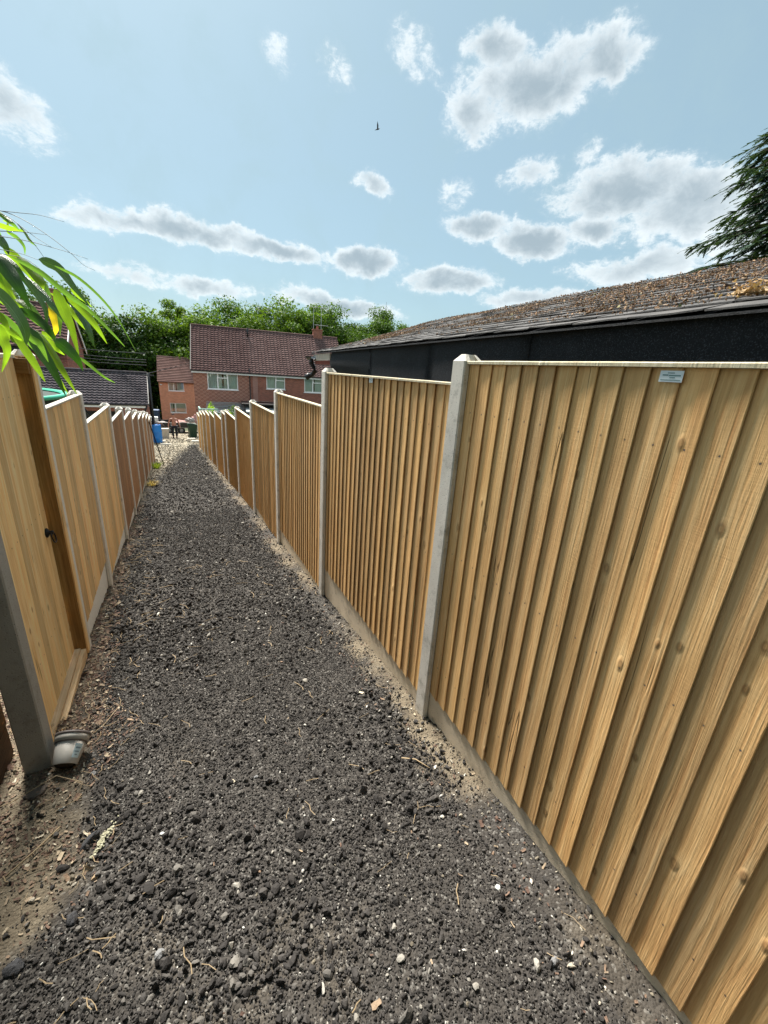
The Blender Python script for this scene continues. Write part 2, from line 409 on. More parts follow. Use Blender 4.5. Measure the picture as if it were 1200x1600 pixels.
def brick(name, c1, c2, mortar, diaper=False, scale=1.0, bias=0.0):
    m, t, b, _ = newmat(name)
    co = objco(t)
    sx = N(t, 'ShaderNodeSeparateXYZ'); t.links.new(co, sx.inputs[0])
    cb = N(t, 'ShaderNodeCombineXYZ')
    t.links.new(mth(t, 'ADD', sx.outputs[0], sx.outputs[1]), cb.inputs[0]); t.links.new(sx.outputs[2], cb.inputs[1])
    bt = N(t, 'ShaderNodeTexBrick')
    t.links.new(cb.outputs[0], bt.inputs['Vector'])
    bt.inputs['Scale'].default_value = 1.0
    bt.inputs['Brick Width'].default_value = 0.225*scale if not diaper else 0.17
    bt.inputs['Row Height'].default_value = 0.075*scale
    bt.inputs['Mortar Size'].default_value = 0.009
    bt.inputs['Bias'].default_value = bias
    bt.inputs['Color1'].default_value = (*c1, 1); bt.inputs['Color2'].default_value = (*c2, 1); bt.inputs['Mortar'].default_value = (*mortar, 1)
    n = noise(t, co, 1.2, 5, 0.65)
    f = mth(t, 'ADD', 0.72, mth(t, 'MULTIPLY', n, 0.56)); cn = N(t, 'ShaderNodeCombineXYZ')
    for i in range(3): t.links.new(f, cn.inputs[i])
    c = mixc(t, 1.0, bt.outputs[0], cn.outputs[0], 'MULTIPLY')
    if diaper:    # flared pale headers in every other course
        bt2 = N(t, 'ShaderNodeTexChecker'); bt2.inputs['Scale'].default_value = 1.0
        t.links.new(vmth(t, 'MULTIPLY', cb.outputs[0], (1/0.225, 1/0.15, 1)), bt2.inputs[0])
        c = mixc(t, mth(t, 'MULTIPLY', bt2.outputs[1], 0.26), c, (0.60, 0.38, 0.28))
    setin(t, b, 'Base Color', c); setin(t, b, 'Roughness', 0.9); b.inputs['Specular IOR Level'].default_value = 0.15
    bump(t, b, mth(t, 'SUBTRACT', 1.0, bt.outputs[1]), 0.006)
    return m
def tilemat(name, c1, c2, lichen=(0.3, 0.28, 0.24), amt=0.2):
    m, t, b, _ = newmat(name)
    g = N(t, 'ShaderNodeNewGeometry')
    co = objco(t)
    n = noise(t, co, 1.4, 6, 0.7)
    n2 = noise(t, co, 14, 3, 0.6)
    r = mth(t, 'ADD', mth(t, 'MULTIPLY', n, 0.6), mth(t, 'MULTIPLY', n2, 0.4))
    c = ramp(t, r, [(0.35, c1), (0.65, c2)])
    c = mixc(t, mth(t, 'MULTIPLY', smooth(t, noise(t, co, 5, 6, 0.75), 0.52, 0.72), amt), c, lichen)
    setin(t, b, 'Base Color', c); setin(t, b, 'Roughness', 0.8); b.inputs['Specular IOR Level'].default_value = 0.0
    bump(t, b, n2, 0.003)
    return m

M = {}
M['board_r'] = wood('wood_pressure_treated', (0.54, 0.285, 0.11), (0.73, 0.442, 0.19), (0.85, 0.58, 0.285), green=(0.68, 0.42, 0.14), contrast=0.85)
M['board_l'] = wood('wood_sawn_larch', (0.80, 0.46, 0.19), (0.96, 0.62, 0.28), (0.98, 0.75, 0.42), green=(0.95, 0.65, 0.32), gscale=0.8, contrast=1.0)
M['board_gate'] = wood('wood_gate_boards', (0.80, 0.49, 0.20), (0.96, 0.65, 0.30), (0.98, 0.78, 0.44), green=(0.92, 0.66, 0.31), gscale=0.8, contrast=1.0)
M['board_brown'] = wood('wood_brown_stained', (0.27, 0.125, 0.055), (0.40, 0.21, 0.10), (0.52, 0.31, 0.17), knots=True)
M['jamb'] = wood('wood_amber_jamb', (0.125, 0.062, 0.016), (0.19, 0.10, 0.028), (0.26, 0.15, 0.05), knots=False)
M['cap'] = wood('wood_pale_capping', (0.58, 0.48, 0.30), (0.72, 0.62, 0.42), (0.82, 0.74, 0.55), knots=False)
M['cap_pale'] = wood('wood_bleached_capping', (0.48, 0.43, 0.34), (0.62, 0.57, 0.47), (0.74, 0.70, 0.60), knots=False)
M['sill'] = wood('wood_new_sill', (0.62, 0.39, 0.19), (0.82, 0.57, 0.32), (0.92, 0.70, 0.44))
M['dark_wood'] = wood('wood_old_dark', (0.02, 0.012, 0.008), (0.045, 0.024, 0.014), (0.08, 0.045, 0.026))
M['post_r'] = concrete('concrete_grey_post', (0.72, 0.67, 0.59))
M['post_l'] = concrete('concrete_pale_post', (0.78, 0.73, 0.65), 0.2, amt=0.4)
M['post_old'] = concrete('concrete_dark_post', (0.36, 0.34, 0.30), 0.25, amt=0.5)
M['gravel_board_l'] = concrete('concrete_pale_gravel_board', (0.92, 0.89, 0.82), 0.10, amt=0.10)
M['gravel_board_r'] = concrete('concrete_earthy_gravel_board', (0.74, 0.62, 0.46), 0.25, stain=(0.16, 0.12, 0.08), amt=0.6)
M['black'] = simple('black_plastic', (0.012, 0.012, 0.014), 0.4)
M['iron'] = simple('black_iron', (0.015, 0.015, 0.017), 0.35, 0.6, bmp=0.001, scale=30)
M['upvc'] = simple('white_window_plastic', (0.90, 0.91, 0.92), 0.35, var=0.04)
M['curtain'] = simple('pale_curtain', (0.72, 0.80, 0.76), 0.9, var=0.12, scale=3)
M['inside'] = simple('dark_room', (0.03, 0.03, 0.03), 0.9)

# ------------------------------------------------------------------ ground
def gz(Y):
    Y = np.asarray(Y, float)
    z = np.where(Y < 36, -1.80-0.108*Y, -5.688-0.075*(Y-36))
    z = np.where(Y > 78, -5.688-0.075*42, z)
    return np.where(Y < -9, -0.828, z)
def grid_mesh(name, xs, ys, zfun, mats, smooth=True):
    X, Y = np.meshgrid(xs, ys)
    Z = zfun(X, Y)
    V = np.stack([X.ravel(), Y.ravel(), Z.ravel()], 1)
    nx, ny = len(xs), len(ys)
    i = np.arange(ny-1)[:, None]*nx+np.arange(nx-1)[None, :]
    i = i.ravel()
    return npmesh(name, V, np.stack([i, i+1, i+nx+1, i+nx], 1), mats, smooth)

# soil and rough grass far and wide
m, t, b, _ = newmat('soil_and_grass')
co = objco(t)
c = ramp(t, noise(t, co, 0.35, 6, 0.65), [(0.35, (0.035, 0.055, 0.018)), (0.5, (0.06, 0.075, 0.03)), (0.65, (0.09, 0.075, 0.05))])
setin(t, b, 'Base Color', c); setin(t, b, 'Roughness', 0.95)
bump(t, b, noise(t, co, 30, 5, 0.7), 0.03)
M['soil'] = m
xs = np.concatenate([-np.geomspace(900, 3, 34), np.linspace(-2.6, 3.2, 24), np.geomspace(3.8, 900, 34)])
ys = np.concatenate([-np.geomspace(700, 4, 24), np.linspace(-3, 60, 90), np.geomspace(62, 1100, 30)])
g = link('ground', grid_mesh('ground', xs, ys, lambda X, Y: gz(Y)-0.06+0.03*fbm(X*.4, Y*.4, 3), M['soil']))
prop(g, 'rough soil and grass ground beyond the fences', kind='structure')

# the path itself: asphalt planings with earthy margins, turning sandy at the far end
m, t, b, _ = newmat('asphalt_planings')
co = objco(t)
sp = N(t, 'ShaderNodeSeparateXYZ'); t.links.new(co, sp.inputs[0])
X_, Y_ = sp.outputs[0], sp.outputs[1]
n1 = noise(t, co, 1.7, 6, 0.65)
n2 = noise(t, co, 9, 5, 0.7)
n3 = noise(t, co, 60, 4, 0.7)
v = N(t, 'ShaderNodeTexVoronoi'); v.inputs['Scale'].default_value = 110; t.links.new(co, v.inputs['Vector'])
vs = N(t, 'ShaderNodeSeparateColor'); t.links.new(v.outputs['Color'], vs.inputs[0])
dk = ramp(t, mth(t, 'ADD', mth(t, 'MULTIPLY', n2, 0.5), mth(t, 'MULTIPLY', n3, 0.5)), [(0.32, (0.022, 0.0195, 0.017)), (0.55, (0.052, 0.0465, 0.041)), (0.75, (0.105, 0.095, 0.082))])
dk = mixc(t, mth(t, 'MULTIPLY', mth(t, 'GREATER_THAN', vs.outputs[0], 0.90), 0.5), dk, (0.22, 0.21, 0.19))
tan = ramp(t, mth(t, 'ADD', mth(t, 'MULTIPLY', n2, 0.6), mth(t, 'MULTIPLY', n3, 0.4)), [(0.35, (0.10, 0.078, 0.052)), (0.6, (0.20, 0.165, 0.115)), (0.75, (0.31, 0.27, 0.20))])
sand = ramp(t, mth(t, 'ADD', mth(t, 'MULTIPLY', n2, 0.6), mth(t, 'MULTIPLY', n1, 0.4)), [(0.35, (0.17, 0.14, 0.10)), (0.5, (0.30, 0.26, 0.19)), (0.65, (0.42, 0.37, 0.28))])
# margins
nn = mth(t, 'MULTIPLY', mth(t, 'SUBTRACT', n1, 0.5), 0.55)
mR = smooth(t, mth(t, 'ADD', X_, mth(t, 'ADD', nn, mth(t, 'MULTIPLY', mth(t, 'SUBTRACT', n2, 0.5), 0.2))), 0.98, 1.14)
mR = mth(t, 'MULTIPLY', mR, smooth(t, noise(t, vmth(t, 'ADD', co, (0, 7.3, 0)), 0.9, 3, 0.5), 0.40, 0.52))
mL = smooth(t, mth(t, 'SUBTRACT', mth(t, 'ADD', mth(t, 'MULTIPLY', X_, -1), mth(t, 'ADD', nn, mth(t, 'MULTIPLY', mth(t, 'SUBTRACT', n2, 0.5), 0.2))), mth(t, 'ADD', mth(t, 'MULTIPLY', smooth(t, Y_, 1.8, 3.4), 0.15), mth(t, 'ADD', 0.03, mth(t, 'MULTIPLY', mth(t, 'SUBTRACT', 1.0, smooth(t, Y_, 1.05, 1.42)), 0.30)))), 0.40, 0.60)
pt = smooth(t, noise(t, vmth(t, 'ADD', co, (3, 1, 0)), 1.3, 5, 0.6), 0.58, 0.72)
mm_ = mth(t, 'MAXIMUM', mth(t, 'MAXIMUM', mR, mL), mth(t, 'MULTIPLY', pt, 0.28))
c = mixc(t, mm_, dk, tan)
yt = mth(t, 'SUBTRACT', Y_, mth(t, 'ADD', 20.0, mth(t, 'MULTIPLY', X_, 9.5)))
yt = mth(t, 'ADD', yt, mth(t, 'MULTIPLY', mth(t, 'SUBTRACT', n1, 0.5), 7.0))
sm = smooth(t, yt, -3.5, 2.0)
c = mixc(t, sm, c, sand)
setin(t, b, 'Base Color', c); setin(t, b, 'Roughness', 0.9)
b.inputs['Specular IOR Level'].default_value = 0.3
bump(t, b, mth(t, 'ADD', mth(t, 'MULTIPLY', n3, 0.6), mth(t, 'SUBTRACT', 1.0, v.outputs['Distance'])), 0.006)
M['path'] = m
def hpath(X, Y):
    d = 0.026*fbm(X*0.9, Y*0.9, 21, 3)+0.012*fbm(X*4.5, Y*4.5, 22, 3)+0.009*fbm(X*16, Y*16, 23, 3)
    edge = 0.03*np.clip((X-0.85)/0.3, 0, 1)+0.02*np.clip((-X-0.45)/0.3, 0, 1)
    return gz(Y)+0.012+d+edge-0.01
ys = [-1.6]
while ys[-1] < 24: ys.append(ys[-1]+0.011+0.004*max(0, ys[-1]-0.8))
p_ = link('path', grid_mesh('path', np.linspace(-1.35, 1.26, 190), np.array(ys), hpath, M['path']))
prop(p_, 'narrow sloping path of loose dark asphalt planings between the fences', kind='structure')
yd = link('yard', grid_mesh('yard', np.linspace(-7, 9, 160), np.linspace(ys[-1]-0.3, 43, 220), lambda X, Y: gz(Y)-0.01+0.03*fbm(X*1.2, Y*1.2, 31, 4), M['path']))
prop(yd, 'pale sandy yard at the foot of the path', kind='structure')

# ------------------------------------------------------------------ loose stone
def stonemat(name, stops, rough=0.85):
    m, t, b, _ = newmat(name)
    r = N(t, 'ShaderNodeObjectInfo').outputs['Random']
    c = ramp(t, r, stops)
    g = N(t, 'ShaderNodeNewGeometry')
    n = noise(t, g.outputs['Position'], 140, 3, 0.6)
    f = mth(t, 'ADD', 0.7, mth(t, 'MULTIPLY', n, 0.6)); cn = N(t, 'ShaderNodeCombineXYZ')
    for i in range(3): t.links.new(f, cn.inputs[i])
    setin(t, b, 'Base Color', mixc(t, 1.0, c, cn.outputs[0], 'MULTIPLY')); setin(t, b, 'Roughness', rough)
    b.inputs['Specular IOR Level'].default_value = 0.35
    bump(t, b, n, 0.0015)
    return m
M['stone_dark'] = stonemat('dark_planings', [(0.0, (0.021, 0.0185, 0.0168)), (0.45, (0.035, 0.0315, 0.029)), (0.80, (0.064, 0.058, 0.053)), (0.965, (0.14, 0.13, 0.115)), (0.993, (0.32, 0.30, 0.26)), (1.0, (0.6, 0.58, 0.53))])
M['stone_pale'] = stonemat('pale_rubble', [(0.0, (0.10, 0.085, 0.065)), (0.5, (0.22, 0.19, 0.14)), (0.85, (0.38, 0.34, 0.27)), (1.0, (0.6, 0.57, 0.5))])
M['chips'] = stonemat('dry_litter', [(0.0, (0.06, 0.035, 0.026)), (0.45, (0.14, 0.085, 0.062)), (0.75, (0.24, 0.165, 0.11)), (0.94, (0.40, 0.32, 0.22)), (1.0, (0.60, 0.53, 0.40))])
M['moss'] = stonemat('brown_moss', [(0.0, (0.07, 0.038, 0.020)), (0.45, (0.21, 0.115, 0.060)), (0.75, (0.34, 0.205, 0.115)), (0.96, (0.46, 0.32, 0.20)), (1.0, (0.16, 0.18, 0.06))])

def cut_stone(seed, sub, flat, ncut=11):
    bm = bmesh.new(); bmesh.ops.create_icosphere(bm, subdivisions=sub, radius=1)
    r = random.Random(seed)
    pl = [(Vector((r.gauss(0, 1), r.gauss(0, 1), r.gauss(0, 1))).normalized(), r.uniform(0.42, 0.85)) for _ in range(ncut)]
    for v in bm.verts:
        d = v.co.normalized(); k = 1.0
        for nrm, h in pl:
            c = d.dot(nrm)
            if c > 0.05: k = min(k, h/c)
        k *= 1+r.uniform(-.05, .05)
        v.co = Vector((d.x*k*1.15, d.y*k*0.85, d.z*k*flat))
    me = bpy.data.meshes.new('stone_shape'); bm.to_mesh(me); bm.free()
    return me
ROCKS = {}
for sty, (n_, sub_, fl_) in {'rock': (10, 2, 0.62), 'crumb': (5, 1, 0.6)}.items():
    ROCKS[sty] = bpy.data.collections.new(sty+'_shapes')      # only a source for the scattered stones
    for i in range(n_): ROCKS[sty].objects.link(bpy.data.objects.new('stone_shape', cut_stone(i*13+sub_, sub_, fl_+0.05*(i % 3))))

def rock_variants(ng, n, jag, flat):
    """jagged little stones made inside the node tree, returned as an instance list"""
    outs = []
    for i in range(n):
        ico = ng.nodes.new('GeometryNodeMeshIcoSphere'); ico.inputs['Radius'].default_value = 1.0; ico.inputs['Subdivisions'].default_value = 2 if jag else 1
        sp_ = ng.nodes.new('GeometryNodeSetPosition')
        pos = ng.nodes.new('GeometryNodeInputPosition')
        ad = ng.nodes.new('ShaderNodeVectorMath'); ad.operation = 'ADD'; ad.inputs[1].default_value = (i*3.7, i*1.3, 0.5*i)
        ng.links.new(pos.outputs[0], ad.inputs[0])
        no = ng.nodes.new('ShaderNodeTexVoronoi'); no.inputs['Scale'].default_value = 0.95; no.distance = 'CHEBYCHEV'
        ng.links.new(ad.outputs[0], no.inputs['Vector'])
        sb = ng.nodes.new('ShaderNodeMath'); sb.operation = 'MULTIPLY_ADD'; sb.inputs[1].default_value = -1.0; sb.inputs[2].default_value = 1.35
        ng.links.new(no.outputs['Distance'], sb.inputs[0])
        ml = ng.nodes.new('ShaderNodeVectorMath'); ml.operation = 'MULTIPLY'; ml.inputs[1].default_value = (1.0, 0.78+0.04*(i % 4), flat+0.05*(i % 3))
        ng.links.new(pos.outputs[0], ml.inputs[0])
        m2 = ng.nodes.new('ShaderNodeVectorMath'); m2.operation = 'SCALE'
        ng.links.new(ml.outputs[0], m2.inputs[0]); ng.links.new(sb.outputs[0], m2.inputs['Scale'])
        ng.links.new(ico.outputs['Mesh'], sp_.inputs['Geometry']); ng.links.new(m2.outputs[0], sp_.inputs['Position'])
        outs.append(sp_.outputs[0])
    return outs
def chip_variants(ng, n, lx, ly, lz):
    outs = []
    for i in range(n):
        gr = ng.nodes.new('GeometryNodeMeshGrid'); gr.inputs['Size X'].default_value = 2*lx; gr.inputs['Size Y'].default_value = 2*ly*(0.7+0.2*i)
        gr.inputs['Vertices X'].default_value = 4; gr.inputs['Vertices Y'].default_value = 3
        sp_ = ng.nodes.new('GeometryNodeSetPosition')
        pos = ng.nodes.new('GeometryNodeInputPosition')
        no = ng.nodes.new('ShaderNodeTexNoise'); no.inputs['Scale'].default_value = 1.1
        ad = ng.nodes.new('ShaderNodeVectorMath'); ad.operation = 'ADD'; ad.inputs[1].default_value = (i*3.7, i*1.3, 0.5*i)
        ng.links.new(pos.outputs[0], ad.inputs[0]); ng.links.new(ad.outputs[0], no.inputs['Vector'])
        s2 = ng.nodes.new('ShaderNodeVectorMath'); s2.operation = 'MULTIPLY_ADD'; s2.inputs[1].default_value = (0.9, 0.9, lz); s2.inputs[2].default_value = (-0.45, -0.45, -lz/2)
        ng.links.new(no.outputs['Color'], s2.inputs[0])
        ng.links.new(gr.outputs['Mesh'], sp_.inputs['Geometry']); ng.links.new(s2.outputs[0], sp_.inputs['Offset'])
        outs.append(sp_.outputs[0])
    return outs
def scatter(name, P, Rr, Sc, mat, label, parent=None, style='rock', flat=0.55, nvar=7, kind='stuff'):
    """points P (n,3) with euler Rr (n,3) and scale Sc (n,3): one object of instanced bits"""
    n = len(P)
    me = bpy.data.meshes.new(name)
    me.vertices.add(n); me.vertices.foreach_set('co', np.asarray(P, np.float32).ravel())
    for an, arr in (('rot', Rr), ('scl', Sc)):
        a = me.attributes.new(an, 'FLOAT_VECTOR', 'POINT'); a.data.foreach_set('vector', np.asarray(arr, np.float32).ravel())
    me.materials.append(mat)
    o = link(name, me, parent)
    o['kind'] = kind
    if label: o['label'] = label
    ng = bpy.data.node_groups.new(name+'_nodes', 'GeometryNodeTree')
    ng.interface.new_socket('Geometry', in_out='INPUT', socket_type='NodeSocketGeometry')
    ng.interface.new_socket('Geometry', in_out='OUTPUT', socket_type='NodeSocketGeometry')
    gi = ng.nodes.new('NodeGroupInput'); go = ng.nodes.new('NodeGroupOutput')
    if style == 'chip': outs = chip_variants(ng, 4, 1, 0.45, 0.7)
    else: outs = []
    jn = ng.nodes.new('GeometryNodeGeometryToInstance')
    if not outs:
        ci = ng.nodes.new('GeometryNodeCollectionInfo'); ci.inputs['Collection'].default_value = ROCKS[style]
        ci.inputs['Separate Children'].default_value = True; ci.inputs['Reset Children'].default_value = True
        sm_ = ng.nodes.new('GeometryNodeSetMaterial'); sm_.inputs['Material'].default_value = mat
    for s_ in reversed(outs):
        sm_ = ng.nodes.new('GeometryNodeSetMaterial'); sm_.inputs['Material'].default_value = mat
        ng.links.new(s_, sm_.inputs[0]); ng.links.new(sm_.outputs[0], jn.inputs[0])
    ip = ng.nodes.new('GeometryNodeInstanceOnPoints')
    ip.inputs['Pick Instance'].default_value = True
    for an, sk in (('rot', 'Rotation'), ('scl', 'Scale')):
        na = ng.nodes.new('GeometryNodeInputNamedAttribute'); na.data_type = 'FLOAT_VECTOR'; na.inputs['Name'].default_value = an
        if sk == 'Rotation':
            er = ng.nodes.new('FunctionNodeEulerToRotation'); ng.links.new(na.outputs[0], er.inputs[0]); ng.links.new(er.outputs[0], ip.inputs['Rotation'])
        else: ng.links.new(na.outputs[0], ip.inputs[sk])
    ng.links.new(gi.outputs[0], ip.inputs['Points']); ng.links.new(jn.outputs[0] if outs else ci.outputs[0], ip.inputs['Instance']); (ng.links.new(ip.outputs[0], go.inputs[0]) if outs else (ng.links.new(ip.outputs[0], sm_.inputs[0]), ng.links.new(sm_.outputs[0], go.inputs[0])))
    md = o.modifiers.new('scatter', 'NODES'); md.node_group = ng
    return o
def spots(n, x0, x1, y0, y1, rmed, rsig, rmax, keep=None, sink=0.25, flat=1.0, tilt=3.2, zf=hpath):
    X = RS.uniform(x0, x1, n); Y = RS.uniform(y0, y1, n)
    if keep is not None:
        k = RS.rand(n) < keep(X, Y); X, Y = X[k], Y[k]; n = len(X)
    r = np.clip(rmed*np.exp(RS.randn(n)*rsig), rmed*0.35, rmax)
    Z = zf(X, Y)+r*(0.5-sink)
    R_ = np.stack([RS.uniform(-tilt, tilt, n), RS.uniform(-tilt, tilt, n), RS.uniform(0, 6.28, n)], 1)
    Sc = r[:, None]*RS.uniform(0.75, 1.25, (n, 3)); Sc[:, 2] *= flat
    return np.stack([X, Y, Z], 1), R_, Sc
def cat(*a): return tuple(np.concatenate([q[i] for q in a]) for i in range(3))
def darkness(X, Y):      # where the dark planings lie thick
    e = 0.30*fbm(X*1.6, Y*1.6, 41, 3)
    k = np.clip((X+0.50+(0.03+0.14*np.clip((Y-1.8)/1.6, 0, 1)+0.30*np.clip((1.42-Y)/0.37, 0, 1))+e)/0.16, 0.07, 1)*np.clip((1.12-X+0.35*e)/0.10, 0.15, 1)
    return k*np.clip((20+9.5*X-Y+3*e)/4, 0.04, 1)
def coarse(X, Y):
    return darkness(X, Y)*(1-0.55*np.exp(-((X-0.30-0.05*Y)/0.38)**2)*np.clip((Y-0.9)/0.6, 0, 1))*np.clip(0.45+1.6*fbm(X*1.3, Y*1.3, 44, 3)+0.5*np.clip((X-0.2), 0, 1), 0.08, 1)
near = cat(spots(150000, -1.2, 1.22, -0.3, 3.3, 0.0036, 0.38, 0.008, darkness, 0.1), spots(24000, -1.2, 1.22, -0.3, 3.3, 0.0068, 0.3, 0.013, lambda X, Y: darkness(X, Y)*np.clip(0.5+1.2*fbm(X*2, Y*2, 45, 3), 0.1, 1), 0.1),
           spots(15000, -1.2, 1.22, -0.3, 3.6, 0.0105, 0.33, 0.022, coarse, 0.1),
           spots(2400, -1.2, 1.22, -0.3, 4.5, 0.0175, 0.25, 0.034, coarse, 0.15),
           spots(60000, -1.0, 1.22, 3.3, 8.0, 0.0068, 0.42, 0.020, darkness, 0.15),
           spots(3000, -1.0, 1.22, 3.2, 9.0, 0.019, 0.25, 0.036, coarse, 0.15),
           spots(38000, -1.0, 1.22, 8.0, 26, 0.012, 0.40, 0.034, darkness, 0.2))
scatter('loose_gravel', *near, M['stone_dark'], 'loose dark asphalt planings strewn over the whole path')
pale_near = cat(spots(9000, -1.25, 1.24, -0.3, 4.0, 0.0048, 0.5, 0.016, lambda X, Y: np.clip(1.05-darkness(X, Y), 0.02, 1), 0.2),
                spots(5000, -1.0, 1.24, 4.0, 12, 0.009, 0.5, 0.026, lambda X, Y: np.clip(1.04-darkness(X, Y), 0.03, 1), 0.2),
                spots(9000, -1.0, 1.24, 12, 24.2, 0.015, 0.5, 0.04, lambda X, Y: np.clip(1.05-darkness(X, Y), 0.0, 1), 0.2),
                spots(9000, -4.5, 5, 24.2, 41, 0.022, 0.5, 0.07, None, 0.3, zf=lambda X, Y: gz(Y)))
scatter('sandy_rubble', *pale_near, M['stone_pale'], 'pale sandy rubble and grit at the path edges')
def litter(X, Y):
    e = 0.25*fbm(X*2.2, Y*2.2, 51, 3)
    return np.clip((-X-0.40-(0.03+0.14*np.clip((Y-1.8)/1.6, 0, 1)+0.30*np.clip((1.42-Y)/0.37, 0, 1))+e)/0.15, 0.0, 1)*np.clip(0.75+1.5*fbm(X*1.5+3, Y*1.5, 52, 3), 0.1, 1)
def flatspots(*a, **k):
    P_, R_, S_ = spots(*a, **k); R_[:, 0] *= 0.14; R_[:, 1] *= 0.14; R_[:, 0] += RS.randn(len(P_))*.3; P_[:, 2] += 0.004
    return P_, R_, S_
ch = cat(flatspots(30000, -1.3, -0.1, 0.4, 3.3, 0.0050, 0.5, 0.017, litter, 0.2), flatspots(16000, -1.0, -0.1, 3.3, 9.0, 0.0095, 0.45, 0.026, litter, 0.2),
         flatspots(900, 0.95, 1.22, 0, 12, 0.006, 0.4, 0.012, None, 0.2), flatspots(200, -0.5, 1.1, 0.3, 9, 0.006, 0.5, 0.016, None, 0.1))
scatter('leaf_litter', *ch, M['chips'], 'brown dead leaves and bark chips along the foot of the left fence', style='chip')

# thin dry straws and twigs, too many to count
b_ = MB()
for i in range(420):
    if i < 300: x = random.uniform(-1.1, -0.30); y = random.uniform(0.8, 6.5)
    else: x = random.uniform(-0.6, 1.15); y = random.uniform(0.2, 5)
    a = random.uniform(0, pi); L = random.uniform(0.02, 0.09)*(1+0.12*y); r = random.uniform(0.0006, 0.0016)*(1+0.15*y)
    pts = []
    for k in range(4):
        u = (k/3-0.5)*L
        xx = x+cos(a)*u+0.08*L*sin(k*2+i); yy = y+sin(a)*u
        pts.append((xx, yy, float(hpath(np.array(xx), np.array(yy)))+0.010+random.uniform(0, 0.006)))
    b_.tube(pts, r, 4)
M['straw'] = simple('dry_straw', (0.36, 0.27, 0.16), 0.8, var=0.4, scale=40)
o = b_.build('dry_straw', M['straw'], kind='stuff'); o['label'] = 'dry straws and thin twigs scattered on the path'

# ------------------------------------------------------------------ fences
def post_mesh(name, h, mat, sd=1, wx=0.105, wy=0.095, below=0.5, slot=True):
    """slotted concrete post; local x=0 is its path face, it goes off to +x*sd; y is centred; z=0 at the top edge"""
    c = 0.006; s0, s1, d = 0.028, 0.080, 0.018
    h2 = wy/2
    half = [(c, -h2), (s0, -h2), (s0, -h2+d), (s1, -h2+d), (s1, -h2), (wx-c, -h2), (wx, -h2+c)]
    if not slot: half = [(c, -h2), (s0, -h2), (s1, -h2), (wx-c, -h2), (wx, -h2+c)]
    prof = half+[(x, -y) for x, y in reversed(half)]+[(0, h2-c), (0, -h2+c)]
    n = len(prof)
    zs = [-(h+below)]+[-h*(1-k/10) for k in range(11)]
    vs = []; rr = random.Random(int(h*1000))
    for k, z in enumerate(zs):
        for (x, y) in prof:
            j = 0.0007*rr.uniform(-1, 1)
            vs.append(((x+j)*sd, y+j, z))
    top = [(wx/2+(x-wx/2)*0.55, y*0.35, 0.030) for x, y in prof]
    vs += [((x)*sd, y, z) for x, y, z in top]
    nz = len(zs)+1
    fs = []
    for i in range(nz-1):
        for k in range(n):
            q = (i*n+k, i*n+(k+1) % n, (i+1)*n+(k+1) % n, (i+1)*n+k)
            fs.append(q if sd > 0 else q[::-1])
    cp = tuple((nz-1)*n+k for k in range(n)); fs.append(cp if sd > 0 else cp[::-1])
    mb = MB(); mb.add(vs, fs)
    return mb.mesh(name, mat)
def board_mesh(name, w, h, tn, tk, mat, sx, sy, seed):
    """feather-edge board: back plane at local x=0, front towards -x*sx.  y from 0 (thick edge) to w*sy (thin edge)"""
    r = random.Random(seed)
    mb = MB(); nz = 12
    vs = []
    for k in range(nz+1):
        z = -h*k/nz
        e0 = r.uniform(-1, 1)*0.0009; e1 = r.uniform(-1, 1)*0.0009; tw = r.uniform(-1, 1)*0.0006
        ck = 0.0022
        lip = 0.35*tk if tk > 0.016 else 0.7*tk
        sec = [(0, 0.016), (-(tk-lip)+tw, 0.0155), (-(tk-lip*0.9)+tw, e0+0.001), (-(tk-ck)+tw, e0), (-tk+tw, e0+ck), (-(tn+(tk-tn)*0.5)+tw*0.5, w*0.5), (-(tn), w+e1-0.001), (0, w+e1)]
        vs += [(x*sx, y*sy, z) for x, y in sec]
    n = 8; fl = (sx*sy) < 0
    fs = [(k*n+i, k*n+(i+1) % n, (k+1)*n+(i+1) % n, (k+1)*n+i) for k in range(nz) for i in range(n)]
    fs += [tuple(range(n-1, -1, -1)), tuple(nz*n+i for i in range(n))]
    if fl: fs = [f[::-1] for f in fs]
    mb.add(vs, fs)
    return mb.mesh(name, mat)
def cap_rail(parent, x, y0, y1, z, mat, sx, name='capping_rail', w=0.042, t=0.013, over=0.026):
    """horizontal capping strip on the top of a panel"""
    mb = MB(); n = 8
    vs = []
    rr = random.Random(int(y0*97))
    for k in range(n+1):
        y = y0+(y1-y0)*k/n; j = rr.uniform(-1, 1)*0.0006
        x0, x1 = x-over*sx, x+(w-over)*sx
        vs += [(x0, y, z-t), (x0, y, z-0.003+j), (x0+0.003*sx, y, z+j), (x1, y, z+j), (x1, y, z-t)]
    fs = [(k*5+i, k*5+(i+1) % 5, (k+1)*5+(i+1) % 5, (k+1)*5+i) for k in range(n) for i in range(5)]+[tuple(range(4, -1, -1)), tuple(n*5+i for i in range(5))]
    if sx < 0: fs = [f[::-1] for f in fs]
    mb.add(vs, fs)
    c_ = Vector((x, (y0+y1)/2, z))
    mb.v = [tuple(Vector(v)-c_) for v in mb.v]
    return mb.build(name, mat, parent, loc=c_-Vector(parent_off(parent)))
def parent_off(o):
    v = Vector((0, 0, 0))
    while o is not None: v += o.location; o = o.parent
    return v
